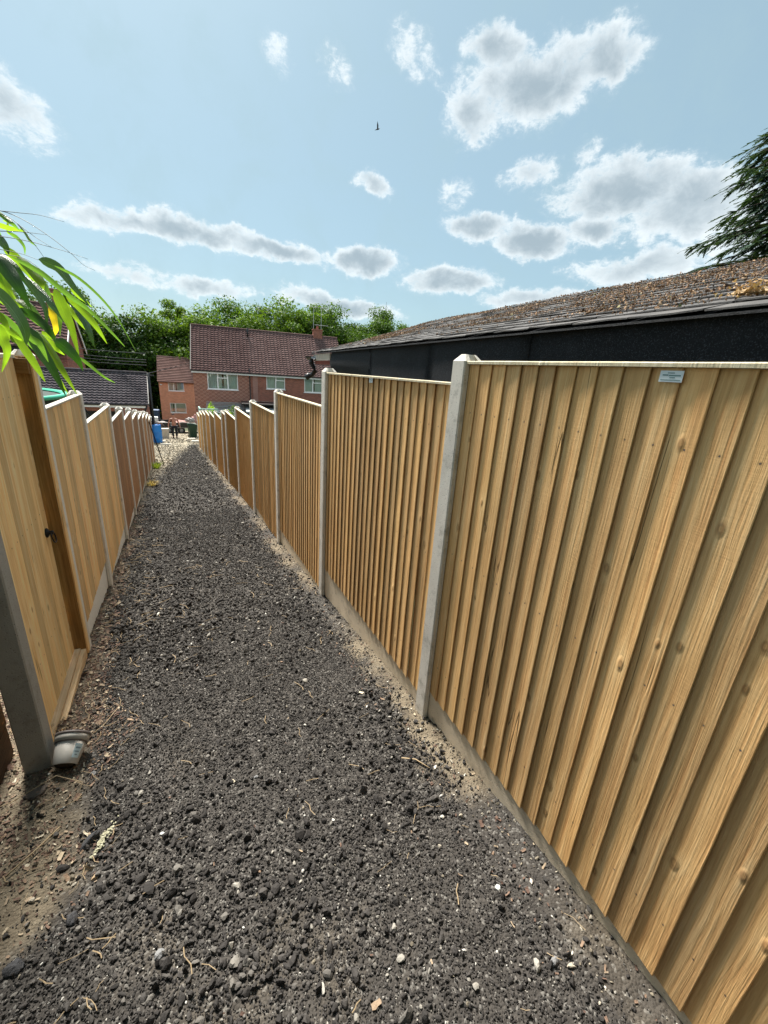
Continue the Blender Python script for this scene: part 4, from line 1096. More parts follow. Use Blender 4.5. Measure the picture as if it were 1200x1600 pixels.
for j in range(ny): mb.f.append((j, j+1, 5*nn_+j+1, 5*nn_+j)); mb.m.append(0)
for k in range(4): a = k*nn_+ny; mb.f.append((a, a+nn_, a+nn_+5*nn_, a+5*nn_)); mb.m.append(0)
mb.v = [tuple(Vector(v)-sho) for v in mb.v]
roof = mb.build('roof_deck', M['felt'], SH)
stuffm = MB()
rr = random.Random(4)
SLOPE = 2.45
for cidx in range(ncourse):
    s0, s1 = cidx/ncourse, min(1.0, (cidx+1.35)/ncourse)
    y = YA+rr.uniform(0, 0.3)
    while y < YE-0.05:
        w = 0.325; y1 = min(y+w, YE)
        lift = 0.010+rr.uniform(0, 0.007); vs = []
        nseg = 3
        for j in range(nseg+1):
            yy = y+0.003+(y1-y-0.006)*j/nseg; e = rr.uniform(-1, 1)*0.0025; l2 = lift+rr.uniform(-.002, .003)
            p0 = roofpt(yy, max(0, s0+e/SLOPE)); p1 = roofpt(yy, s1)
            vs += [(p0.x, p0.y, p0.z+l2), (p0.x, p0.y, p0.z+l2-0.007), (p1.x, p1.y, p1.z+0.001)]
        fs = [f for j in range(nseg) for f in ((3*j, 3*j+2, 3*j+5, 3*j+3), (3*j+1, 3*j, 3*j+3, 3*j+4), (3*j+1, 3*j+4, 3*j+5, 3*j+2))]
        fs += [(0, 1, 2), (3*nseg, 3*nseg+2, 3*nseg+1)]
        if cidx < 4:
            q = MB(); c_ = Vector(vs[0]); q.add([Vector(v)-c_ for v in vs], fs); q.build('shingle', M['shingle'], SH, loc=c_-sho)
        else: stuffm.add([Vector(v)-sho for v in vs], fs)
        y = y1
stuffm.build('upper_shingles', M['shingle'], SH, kind='stuff')
# moss and needle litter lying in the courses
n = 80000
s = RS.rand(n)**0.95; Yp = RS.uniform(-1.2, 7.0, n)
k = RS.rand(n) < np.clip((s-0.06)*5, 0, 1)*np.clip(0.42+1.9*fbm(Yp*1.6, s*9, 61, 4)+0.12*(s > 0.3), 0.02, 1)
s, Yp = s[k], Yp[k]
frac = (s*ncourse) % 1.0
s = (np.floor(s*ncourse)+frac**1.6)/ncourse      # it gathers behind each course edge
PP = np.array([roofpt(y, u)-sho for y, u in zip(Yp, s)]); r = np.clip(0.0044*np.exp(RS.randn(len(s))*0.42), 0.0025, 0.014)
PP[:, 2] += 0.010+r*0.4
scatter('roof_moss', PP, RS.uniform(-3, 3, (len(s), 3)), np.stack([r*1.4, r*1.4, r*0.55], 1), M['moss'], 'brown moss and needle litter over the upper courses', parent=SH, style='crumb')
def clump(x, y, z, rad, n, label):
    V = []; F = []
    for i in range(n):
        a = RS.randn(3)*rad*np.array([.35, .6, .22]); q = RS.uniform(0, 6.28); s_ = RS.uniform(0.005, 0.014); tl = RS.uniform(-.9, .9)
        d1 = np.array([cos(q), sin(q), tl]); d2 = np.array([-sin(q), cos(q), RS.uniform(-.8, .8)])
        c_ = a+np.array([0, 0, abs(a[2])])
        V += [c_-d1*s_, c_+d2*s_*.5, c_+d1*s_+np.array([0, 0, s_*.5]), c_-d2*s_*.5]; F.append((4*i, 4*i+1, 4*i+2, 4*i+3))
    o = link('leaf_clump', npmesh('leaf_clump', V, F, M['dryleaf']), None, (x, y, z)); return prop(o, label, 'leaves')
M['dryleaf'] = leafmat('dry_golden_leaves', (0.32, 0.20, 0.10), (0.58, 0.43, 0.26), 0.08, 0.7, 25)
p = roofpt(1.02, 0.105); clump(p.x, p.y, p.z+0.025, 0.055, 300, 'golden clump of dead leaves on the lowest shingles at the eave')
p = roofpt(1.02, 0.33); clump(p.x, p.y, p.z+0.03, 0.085, 420, 'larger pale clump of dead leaves higher up the mossy roof')

# ------------------------------------------------------------------ houses
M['tile_purple'] = tilemat('purple_brown_tiles', (0.092, 0.056, 0.053), (0.165, 0.108, 0.102), amt=0.12)
M['tile_purple2'] = tilemat('lighter_purple_tiles', (0.112, 0.070, 0.066), (0.200, 0.134, 0.126), amt=0.15)
M['tile_dark'] = tilemat('dark_grey_tiles', (0.045, 0.040, 0.045), (0.10, 0.090, 0.098), (0.22, 0.21, 0.21), 0.3)
M['tile_brown'] = tilemat('plain_brown_tiles', (0.15, 0.092, 0.08), (0.23, 0.145, 0.128), amt=0.15)
M['brick_red'] = brick('brick_red_brown', (0.37, 0.125, 0.085), (0.23, 0.075, 0.056), (0.32, 0.24, 0.19))
M['brick_diaper'] = brick('brick_flared_headers', (0.34, 0.125, 0.090), (0.21, 0.072, 0.058), (0.38, 0.28, 0.22), diaper=True)
M['brick_orange'] = brick('brick_orange', (0.80, 0.33, 0.20), (0.64, 0.245, 0.145), (0.55, 0.42, 0.32))
M['brick_pink'] = brick('brick_pinkish', (0.40, 0.20, 0.165), (0.34, 0.16, 0.13), (0.38, 0.30, 0.26))
M['mortar_grey'] = simple('grey_mortar', (0.42, 0.39, 0.36), 0.9, var=0.2)
M['grey_roof'] = simple('grey_sheet_roof', (0.34, 0.37, 0.38), 0.5, var=0.15, scale=2)
M['white_paint'] = simple('white_paint', (0.72, 0.74, 0.75), 0.5, var=0.1, scale=3)
m, t, b, out = newmat('window_glass')
gl = N(t, 'ShaderNodeBsdfGlossy'); gl.inputs[0].default_value = (0.9, 0.95, 1, 1); gl.inputs[1].default_value = 0.02
tp = N(t, 'ShaderNodeBsdfTransparent'); tp.inputs[0].default_value = (0.82, 0.88, 0.86, 1)
fr = N(t, 'ShaderNodeFresnel'); fr.inputs[0].default_value = 1.6
mx = N(t, 'ShaderNodeMixShader')
t.links.new(mth(t, 'ADD', 0.06, fr.outputs[0]), mx.inputs[0]); t.links.new(tp.outputs[0], mx.inputs[1]); t.links.new(gl.outputs[0], mx.inputs[2]); t.links.new(mx.outputs[0], out.inputs[0])
M['glass'] = m

def tile_roof(name, parent, x0, x1, y0, z0, y1, z1, rows, pan, mat, flat=False, label=None):
    """pantile roof in the house's own frame: eave line at (y0,z0), ridge line at (y1,z1); real steps and rolls"""
    cols = max(2, int(round((x1-x0)/pan))); sub = 1 if flat else 6
    nx = cols*sub+1
    xs = np.linspace(x0, x1, nx)
    ph = (np.arange(nx) % sub)/sub if not flat else np.zeros(nx)
    roll = np.where(ph < 0.5, np.sin(ph*2*pi)*0.042, -0.004*np.sin((ph-0.5)*2*pi)) if not flat else np.zeros(nx)
    L = sqrt((y1-y0)**2+(z1-z0)**2); ny_, nz_ = -(z1-z0)/L*(1 if y1 > y0 else -1), abs(y1-y0)/L
    V = []; F = []
    rng = np.random.RandomState(rows)
    for r in range(rows):
        j = rng.uniform(-1, 1, nx)*0.004
        for e, h in ((0.0, 0.042), (0.06, 0.042), (1.0, 0.006)):
            tt = (r+e)/rows
            hh = h+roll+(j if e < 1 else 0)
            if e == 0: hh = hh*0+0.0
            hh2 = hh if e > 0 else np.full(nx, 0.0)
            tpos = tt if e else r/rows-0.004
            V.append(np.stack([xs, y0+(y1-y0)*tpos+ny_*(hh2), z0+(z1-z0)*tpos+nz_*hh2], 1))
    V = np.concatenate(V)
    n_r = 3*rows
    i = (np.arange(n_r-1)[:, None]*nx+np.arange(nx-1)[None, :]).ravel()
    F = np.stack([i, i+1, i+nx+1, i+nx], 1)
    o = link(name, npmesh(name, V, F, mat), parent)
    if label: o['label'] = label
    return o
def wall_with_holes(mb, x0, x1, z0, z1, y, th, holes, m=0):
    """front wall of thickness th, butt-jointed cells round the openings"""
    xs = sorted({x0, x1, *[h[0] for h in holes], *[h[1] for h in holes]}); zs = sorted({z0, z1, *[h[2] for h in holes], *[h[3] for h in holes]})
    for a, b_ in zip(xs, xs[1:]):
        for c_, d_ in zip(zs, zs[1:]):
            cx, cz = (a+b_)/2, (c_+d_)/2
            if any(h[0] < cx < h[1] and h[2] < cz < h[3] for h in holes): continue
            mb.add([(a, y, c_), (b_, y, c_), (b_, y, d_), (a, y, d_)], [(0, 1, 2, 3)], m)
    for (a, b_, c_, d_) in holes:
        mb.add([(a, y, c_), (b_, y, c_), (b_, y, d_), (a, y, d_), (a, y+th, c_), (b_, y+th, c_), (b_, y+th, d_), (a, y+th, d_)], [(0, 4, 5, 1), (1, 5, 6, 2), (2, 6, 7, 3), (3, 7, 4, 0)], m)
def window(parent, x0, x1, z0, z1, y, muls, transoms=(), curtain=True, sill=True, drawn=0.5):
    """frame (a part) with panes, curtain and sill (sub-parts); muls: x fractions; transoms: (bay index, z fraction)"""
    f = 0.072; mb = MB()
    def fb(a, b_, c_, d_, y0=0.05, y1=0.11): mb.box(a, b_, y+y0, y+y1, c_, d_)
    fb(x0, x0+f, z0, z1); fb(x1-f, x1, z0, z1); fb(x0+f, x1-f, z0, z0+f); fb(x0+f, x1-f, z1-f, z1)
    edges = [x0]+[x0+(x1-x0)*k for k in muls]+[x1]
    for k in muls: c_ = x0+(x1-x0)*k; fb(c_-f*.6, c_+f*.6, z0+f, z1-f, 0.048, 0.11)
    tr = dict(transoms)
    for i, k in tr.items():
        a, b_ = edges[i]+f*.7, edges[i+1]-f*.7; zz = z0+(z1-z0)*k
        fb(a, b_, zz-f*.5, zz+f*.5, 0.044, 0.11)
        mb.box(a, a+.03, y+.04, y+.046, zz+f*.5, z1-f); mb.box(b_-.03, b_, y+.04, y+.046, zz+f*.5, z1-f)
    fr_ = mb.build('window', M['upvc'], parent)
    for i in range(len(edges)-1):
        g_ = MB(); a, b_ = edges[i]+f*.55, edges[i+1]-f*.55
        g_.add([(a, y+0.075, z0+f*.9), (b_, y+0.075, z0+f*.9), (b_, y+0.075, z1-f*.9), (a, y+0.075, z1-f*.9)], [(0, 1, 2, 3)])
        g_.build('pane', M['glass'], fr_)
    if curtain:
        cm = MB()
        for (a, b_) in ((x0+0.03, x0+(x1-x0)*drawn), (x1-(x1-x0)*(0.94-drawn), x1-0.03)):
            nfold = int((b_-a)/0.035)+2
            vs = []
            for i in range(nfold):
                x = a+(b_-a)*i/(nfold-1); yy = y+0.20+0.025*(i % 2)+0.01*sin(i*1.7)
                vs += [(x, yy, z0-0.02), (x, yy, z1+0.02)]
            cm.add(vs, [(2*i, 2*i+2, 2*i+3, 2*i+1) for i in range(nfold-1)])
        cm.build('curtain', M['curtain'], fr_)
    bk = MB(); bk.add([(x0-.1, y+0.8, z0-.2), (x1+.1, y+0.8, z0-.2), (x1+.1, y+0.8, z1+.2), (x0-.1, y+0.8, z1+.2)], [(0, 1, 2, 3)])
    bk.build('room_behind', M['inside'], fr_)
    if sill:
        s_ = MB(); s_.box(x0-0.05, x1+0.05, y-0.05, y+0.10, z0-0.055, z0-0.002); s_.build('window_sill', M['upvc'], fr_)
    return fr_
def shell(parent, x0, x1, d, zb, ze, zr, mat, holes, gables=True, name='wall'):
    """four walls, gable ends included; front at y=0 with openings"""
    mb = MB(); wall_with_holes(mb, x0, x1, zb, ze, 0, 0.14, holes)
    mb.add([(x0, 0, zb), (x0, d, zb), (x0, d, ze), (x0, d/2, zr), (x0, 0, ze)], [(0, 4, 3, 2, 1)])
    mb.add([(x1, 0, zb), (x1, d, zb), (x1, d, ze), (x1, d/2, zr), (x1, 0, ze)], [(0, 1, 2, 3, 4)])
    mb.add([(x0, d, zb), (x1, d, zb), (x1, d, ze), (x0, d, ze)], [(0, 3, 2, 1)])
    return mb.build(name, mat, parent)

# pair of terraced houses behind the foot of the path.  House frame: x along the front, y away from us
HN = radians(7)
hp = Vector((39*sin(HN), 39*cos(HN), 0))     # foot of the perpendicular from the camera
ux, uy = Vector((cos(HN), -sin(HN), 0)), Vector((sin(HN), cos(HN), 0))
def hx(X, Y): return (Vector((X, Y, 0))-hp).dot(ux)
G = -5.75
xl = hx(1.865, 39.064); xm = hx(6.401, 38.507)
H1 = thing('terraced_house', 'two-storey terraced house with purple-brown tiled roof, patterned red brick and a three-light window', 'house', hp+ux*xl+Vector((0, 0, G)), -HN)
w1 = (hx(2.929, 38.933)-xl, hx(5.335, 38.638)-xl, -2.11-G, -0.75-G)
Lw = xm-xl
low = [(1.0, 2.6, 0.9, 2.2)]
shell(H1, 0, Lw, 7.2, 0, -0.62-G, 3.0-G-0.12, M['brick_diaper'], [w1])
window(H1, *w1, 0.0, (0.335, 0.665), ((1, 0.68),), drawn=0.47)
RZ = 3.02-G
EZ = -0.66-G
tile_roof('roof', H1, -0.12, Lw, -0.28, EZ+0.0, 3.6, RZ, 21, 0.30, M['tile_purple'])
tile_roof('roof', H1, -0.12, Lw, 7.48, EZ, 3.6, RZ, 21, 0.30, M['tile_purple'])
def ridge_tiles(parent, x0, x1, y, z, mat, r=0.11):
    mb = MB(); n_ = int((x1-x0)/0.42)
    for k in range(n_):
        a = x0+(x1-x0)*k/n_; b_ = x0+(x1-x0)*(k+1)/n_+0.01
        vs = [(xx, y+r*cos(q), z-0.03+r*0.9*sin(q)*(1.0 if xx == a else 0.93)) for xx in (a, b_) for q in [pi*i/6 for i in range(7)]]
        mb.add(vs, [(i, i+1, 7+i+1, 7+i) for i in range(6)])
    return mb.build('ridge_tiles', mat, parent)
ridge_tiles(H1, -0.12, Lw, 3.6, RZ+0.04, M['tile_purple'])
def gutter(parent, x0, x1, y, z, mat=None, r=0.06, name='gutter'):
    mb = MB(); prof = [(y+r*cos(q), z+r*sin(q)) for q in [pi+pi*i/8 for i in range(9)]]
    vs = [(xx, a, b_) for xx in (x0, x1) for a, b_ in prof]; mb.add(vs, [(i, i+1, 9+i+1, 9+i) for i in range(8)])
    mb.add([(v[0], v[1], v[2]+0.005) for v in vs], [(9+i, 9+i+1, i+1, i) for i in range(8)])
    return mb.build(name, mat or M['black'], parent)
gutter(H1, -0.1, Lw, -0.34, EZ-0.01)
mb = MB(); mb.box(-0.1, Lw, -0.275, -0.255, EZ-0.20, EZ-0.02); mb.box(-0.1, Lw, -0.255, 0, EZ-0.20, EZ-0.18); mb.build('fascia_board', M['white_paint'], H1)
mb = MB()
for sgn, (ya, yb) in ((1, (-0.30, 3.6)), (-1, (7.5, 3.6))):
    mb.add([(-0.16, ya, EZ-0.13), (-0.16, yb, RZ-0.11), (-0.16, yb, RZ+0.06), (-0.16, ya, EZ+0.04), (-0.12, ya, EZ-0.13), (-0.12, yb, RZ-0.11), (-0.12, yb, RZ+0.06), (-0.12, ya, EZ+0.04)],
           [(0, 1, 2, 3), (7, 6, 5, 4), (3, 2, 6, 7), (0, 4, 5, 1)])
mb.build('verge', M['mortar_grey'], H1)
mb = MB(); mb.tube([(Lw-0.10, -0.10, EZ-0.05), (Lw-0.10, -0.10, 0.3)], 0.045, 8); mb.build('downpipe', M['black'], H1, smooth=True)
mb = MB(); mb.tube([(Lw-0.10, -0.14, EZ-0.25), (Lw-0.10, -0.14, EZ+0.38)], 0.055, 8); mb.build('soil_stack', M['black'], H1, smooth=True)
mb = MB(); mb.tube([(Lw-0.02, 2.95, RZ-0.70), (Lw-0.02, 2.95, RZ+0.12)], 0.075, 8); mb.build('vent_pipe', M['black'], H1, smooth=True)
mb = MB(); mb.box(Lw-0.42, Lw+0.30, 2.78, 2.98, RZ-0.83, RZ-0.74); mb.build('lead_flashing', M['white_paint'], H1)
# lean-to with pale boarded roof and a flat-roofed porch in front
mb = MB()
for k in range(8):
    z0 = -3.06-G-0.085*k
    mb.box(0.9, Lw-0.2, -0.25-0.32*k-0.33, -0.25-0.32*k, z0-0.115, z0-0.085)
mb.build('lean_to_roof', M['grey_roof'], H1)
mb = MB(); mb.box(1.0, Lw-0.3, -2.6, -0.004, 0, -3.9-G); mb.build('lean_to_wall', M['white_paint'], H1)
x2 = hx(12.418, 37.768)+1.5
H2 = thing('terraced_house', 'adjoining terraced house with lighter tiles, plain red brick and a chimney aerial', 'house', hp+ux*xm+Vector((0, 0, G)), -HN)
w2 = (hx(7.675, 38.351)-xm, hx(9.273, 38.154)-xm, -1.88-G, -0.76-G)
w3 = (hx(10.957, 37.948)-xm, hx(10.957, 37.948)-xm+1.85, -2.02-G, -0.735-G)
L2 = 8.2
mb = MB(); wall_with_holes(mb, 0.0, L2, 0, -0.62-G, 0.0, 0.14, [w2, w3])
mb.add([(L2, 0, 0), (L2, 7.2, 0), (L2, 7.2, -.62-G), (L2, 3.6, 2.88-G), (L2, 0, -.62-G)], [(0, 1, 2, 3, 4)])
mb.add([(0, 7.2, 0), (L2, 7.2, 0), (L2, 7.2, -.62-G), (0, 7.2, -.62-G)], [(0, 3, 2, 1)])
mb.build('wall', M['brick_red'], H2)
mb = MB(); mb.box(0.15, 0.55, -0.035, -0.002, 0, -0.86-G); mb.build('brick_pilaster', M['brick_pink'], H2)
window(H2, *w2, 0.0, (0.50,), ((1, 0.66),), drawn=0.47)
window(H2, *w3, 0.0, (0.42,), ((1, 0.66),), drawn=0.47)
tile_roof('roof', H2, 0, L2+0.15, -0.28, EZ, 3.6, RZ, 21, 0.30, M['tile_purple2'])
tile_roof('roof', H2, 0, L2+0.15, 7.48, EZ, 3.6, RZ, 21, 0.30, M['tile_purple2'])
ridge_tiles(H2, 0, L2+0.15, 3.6, RZ+0.04, M['tile_purple2'])
gutter(H2, 0, L2, -0.34, EZ-0.01)
mb = MB(); mb.box(0, L2, -0.275, -0.255, EZ-0.20, EZ-0.02); mb.box(0, L2, -0.255, 0, EZ-0.2, EZ-0.18); mb.build('fascia_board', M['white_paint'], H2)
cx = hx(13.21, 41.3)-xm
mb = MB(); mb.box(cx-0.42, cx+0.42, 3.35, 3.95, RZ-0.4, RZ+0.55); mb.box(cx-0.47, cx+0.47, 3.30, 4.0, RZ+0.55, RZ+0.63); chm = mb.build('chimney', M['brick_red'], H2)
mb = MB(); mb.lathe([(0.12, 0), (0.10, 0.28), (0.115, 0.30), (0.08, 0.30)], 12, M=Matrix.Translation((cx, 3.65, RZ+0.63))); mb.build('chimney_pot', M['brick_red'], chm)
M['alu'] = simple('aerial_metal', (0.45, 0.46, 0.46), 0.4, 0.7)
mb = MB()
for dx in (-0.40, 0.33): mb.tube([(cx+dx, 3.5, RZ+0.2), (cx+dx, 3.5, RZ+2.55+0.1*dx)], 0.022, 6)
mb.tube([(cx-0.85, 3.5, RZ+2.5), (cx+0.95, 3.5, RZ+2.5)], 0.016, 5); mb.tube([(cx-0.30, 3.5, RZ+1.0), (cx+1.05, 3.5, RZ+1.0)], 0.018, 5)
for k in range(9): mb.tube([(cx-0.8+0.2*k, 3.28, RZ+2.5), (cx-0.8+0.2*k, 3.72, RZ+2.5)], 0.008, 4)
for k in range(6): mb.tube([(cx-0.1+0.2*k, 3.25, RZ+1.0), (cx-0.1+0.2*k, 3.75, RZ+1.0)], 0.008, 4)
mb.build('aerial', M['alu'], chm)
mb = MB(); mb.box(-0.9, L2, -2.6, -0.003, -3.12-G, -3.00-G); mb.build('flat_roof_edge', M['black'], H2)
mb = MB(); mb.add([(-0.6, -0.05, -2.99-G), (L2, -0.05, -2.99-G), (L2, -3.4, -3.55-G), (-0.6, -3.4, -3.55-G), (-0.6, -0.05, -3.09-G), (L2, -0.05, -3.09-G), (L2, -3.4, -3.65-G), (-0.6, -3.4, -3.65-G)], [(0, 3, 2, 1), (4, 5, 6, 7), (0, 4, 7, 3), (2, 3, 7, 6), (1, 2, 6, 5)])
mb.build('extension_roof', M['grey_roof'], H2)
mb = MB(); mb.box(-0.2, L2, -3.1, -0.004, 0, -3.72-G); mb.build('extension_wall', M['brick_red'], H2)

# orange brick house farther down the hill
HO = thing('orange_brick_house', 'smaller orange brick house farther down the hill between the terrace and the garage', 'house', (-1.06, 58.1, -7.6), radians(-3))
ho = -7.6
wA = (0.98, 2.72, -3.57-ho, -2.50-ho); wB = (0.98, 2.77, -6.17-ho, -4.99-ho)
shell(HO, 0, 6.5, 6.0, 0, -2.48-ho, 0.30-ho, M['brick_orange'], [wA, wB])
window(HO, *wA, 0.0, (0.34,), (), drawn=0.47); window(HO, *wB, 0.0, (0.34,), (), drawn=0.18)
tile_roof('roof', HO, -0.12, 6.6, -0.2, -2.52-ho, 3.0, 0.42-ho, 16, 0.3, M['tile_brown'], flat=True)
tile_roof('roof', HO, -0.12, 6.6, 6.2, -2.52-ho, 3.0, 0.42-ho, 16, 0.3, M['tile_brown'], flat=True)
gutter(HO, -0.1, 6.5, -0.26, -2.54-ho, M['tile_brown'])
mb = MB(); mb.lathe([(0, 0), (0.11, 0.02), (0.11, 0.10), (0, 0.14)], 10, M=Matrix.Translation((0.25, -0.08, -2.95-ho))); mb.build('floodlight', M['white_paint'], HO)

# low garage with dark rolled tiles
GA = thing('garage', 'low brick garage with a dark grey pantile roof and white fascia beyond the left fence', 'garage', (-9.25, 28.5, -4.95))
gg = -4.95
L3 = 8.08
shell(GA, 0, L3-0.15, 4.6, 0, -2.68-gg, -1.02-gg, M['brick_red'], [(4.3, 5.6, 0.9, 1.95), (5.85, 6.75, 0.05, 1.95)])
tile_roof('roof', GA, -0.1, L3, -0.3, -2.58-gg, 2.3, -0.90-gg, 13, 0.235, M['tile_dark'])
tile_roof('roof', GA, -0.1, L3, 4.9, -2.58-gg, 2.3, -0.90-gg, 13, 0.235, M['tile_dark'])
ridge_tiles(GA, -0.1, L3, 2.3, -0.86-gg, M['tile_dark'])
mb = MB(); mb.box(-0.1, L3-0.12, -0.30, -0.275, -2.76-gg, -2.60-gg); mb.build('fascia_board', M['white_paint'], GA)
gutter(GA, -0.1, L3-0.05, -0.36, -2.58-gg)
mb = MB(); mb.tube([(L3-0.08, -0.33, -2.64-gg), (L3-0.25, -0.12, -3.0-gg), (L3-0.28, -0.08, -3.4-gg), (L3-0.28, -0.08, 0.1)], 0.05, 8); mb.build('downpipe', M['black'], GA, smooth=True)
mb = MB(); mb.add([(4.2, .3, .8), (6.9, .3, .8), (6.9, .3, 2.1), (4.2, .3, 2.1)], [(0, 1, 2, 3)]); mb.build('dark_opening', M['inside'], GA)
mb = MB()
for (a, b2) in ((-0.3, 2.3), (4.9, 2.3)):
    mb.add([(L3+0.0, a, -2.68-gg), (L3, b2, -1.02-gg), (L3, b2, -0.85-gg), (L3, a, -2.51-gg), (L3+0.04, a, -2.68-gg), (L3+.04, b2, -1.02-gg), (L3+.04, b2, -0.85-gg), (L3+.04, a, -2.51-gg)], [(3, 2, 1, 0), (4, 5, 6, 7), (3, 7, 6, 2), (0, 1, 5, 4)])
mb.build('verge', M['mortar_grey'], GA)

# gabled house glimpsed through the bamboo
HB = thing('gabled_house', 'purple-tiled house with brick gable and chimney half hidden behind the bamboo leaves', 'house', (-15.6*1.13, 31.0*1.13, -5.3*1.13), 0); HB.scale = (1.13, 1.13, 1.13)
hb = -5.3
# eave at z .22, front wall y=0, right gable at x=10.6
shell(HB, 0, 10.45, 6.0, 0, 0.16-hb, 2.65-hb, M['brick_red'], [(7.6, 8.9, 3.0, 4.2)])
window(HB, 7.6, 8.9, 3.0, 4.2, 0.0, (0.5,), (), drawn=0.4)
tile_roof('roof', HB, -0.15, 10.55, -0.35, 0.20-hb, 3.0, 2.72-hb, 15, 0.33, M['tile_purple'])
tile_roof('roof', HB, -0.15, 10.55, 6.35, 0.20-hb, 3.0, 2.72-hb, 15, 0.33, M['tile_purple'])
ridge_tiles(HB, -0.15, 10.55, 3.0, 2.76-hb, M['tile_purple'])
gutter(HB, -0.1, 10.5, -0.42, 0.18-hb)
mb = MB(); mb.box(-0.1, 10.5, -0.35, -0.32, -0.02-hb, 0.16-hb); mb.build('fascia_board', M['black'], HB)
mb = MB()
for (a, b2) in ((-0.4, 3.0), (6.4, 3.0)):
    mb.add([(10.58, a, 0.0-hb), (10.58, b2, 2.58-hb), (10.58, b2, 2.80-hb), (10.58, a, 0.22-hb), (10.62, a, 0.0-hb), (10.62, b2, 2.58-hb), (10.62, b2, 2.80-hb), (10.62, a, 0.22-hb)], [(3, 2, 1, 0), (4, 5, 6, 7), (3, 7, 6, 2), (0, 1, 5, 4)])
mb.build('verge', M['white_paint'], HB)
mb = MB(); mb.box(9.45, 10.1, 2.6, 3.3, 1.6-hb, 3.50-hb); mb.box(9.40, 10.15, 2.55, 3.35, 3.50-hb, 3.60-hb); chm = mb.build('chimney', M['brick_red'], HB)
mb = MB(); mb.box(9.39, 10.16, 2.54, 3.36, 2.22-hb, 2.36-hb); mb.build('chimney_flashing', M['white_paint'], chm)

# poles and cables
UP = thing('utility_pole', 'slim black pole at the right end of the dark-tiled garage', 'pole', (-1.06, 29.6, -5.0)); UP.scale = (.8, .8, .8)
mb = MB(); mb.tube([(0, 0, 0), (0.02, 0, 5.2)], [0.11, 0.09], 10); mb.build('shaft', M['black'], UP, smooth=True)
mb = MB(); mb.box(-0.4, 0.4, -0.04, 0.04, 5.0, 5.08); mb.build('crossarm', M['black'], UP)
for i, (za, zb, yb, xb, label) in enumerate(((0.62, 0.26, 29.6, -1.06, 'highest black cable strung from the gabled house to the pole'), (0.28, -0.10, 29.6, -1.06, 'second black cable from the gabled house to the pole'),
                                         (0.02, -0.24, 29.6, -1.06, 'third black cable from the gabled house to the pole'), (-0.20, -0.40, 29.6, -1.06, 'lowest black cable from the gabled house to the pole'))):
    mb = MB(); A = Vector((-8.5, 37.0, za)); B = Vector((xb, yb, zb)); pts = [A.lerp(B, k/16)+Vector((0, 0, -0.12*sin(pi*k/16))) for k in range(17)]
    mb.tube([p-A for p in pts], 0.018, 5); o = mb.build('cable', M['black'], None, loc=A); prop(o, label, 'cable', 'overhead cables by the garage')
mb = MB(); A = Vector((-1.06, 29.6, -0.85)); B = Vector((6.5, 62, 1.6)); mb.tube([(A.lerp(B, k/16)-A)+Vector((0, 0, -0.25*sin(pi*k/16))) for k in range(17)], 0.022, 5)
prop(mb.build('cable', M['black'], None, loc=A), 'long cable from the black pole over the orange house ridge', 'cable')

# ------------------------------------------------------------------ things in the yard
M['blue'] = simple('blue_barrel_plastic', (0.012, 0.19, 0.60), 0.4, var=0.12, scale=5)
M['green_bin'] = simple('dark_green_bin_plastic', (0.012, 0.045, 0.022), 0.45, var=0.15, scale=5)
M['navy'] = simple('navy_bin_plastic', (0.02, 0.06, 0.16), 0.45)
M['rubber'] = simple('tyre_rubber', (0.02, 0.02, 0.02), 0.8)
M['galv'] = simple('galvanised', (0.42, 0.43, 0.44), 0.45, 0.5)
M['sack'] = simple('grey_sack', (0.36, 0.33, 0.32), 0.85, var=0.3, scale=8, bmp=0.02)
M['pinkrub'] = simple('pink_rubble', (0.55, 0.30, 0.27), 0.9, var=0.4, scale=6, bmp=0.02)
M['block'] = simple('pale_block', (0.50, 0.47, 0.41), 0.9, var=0.15, scale=9, bmp=0.004)
BR = thing('water_barrel', 'bright blue plastic barrel standing at the foot of the path on the left', 'barrel', (-0.93, 29.0, float(gz(29))))
prof = [(0.0, 0.0), (0.25, 0.0), (0.27, 0.03), (0.285, 0.12), (0.30, 0.30), (0.305, 0.32), (0.305, 0.36), (0.30, 0.38), (0.30, 0.66), (0.305, 0.68), (0.305, 0.72), (0.30, 0.74), (0.285, 0.95), (0.27, 1.04), (0.27, 1.10), (0.255, 1.12), (0.0, 1.10)]
mb = MB(); mb.lathe(prof, 32); mb.build('body', M['blue'], BR, smooth=True)
mb = MB()
for x, y in ((-.13, 0), (.13, 0)): mb.lathe([(0.04, 0), (0.04, 0.03), (0, 0.032)], 12, M=Matrix.Translation((x, y, 1.105)))
mb.build('bung', M['black'], BR)
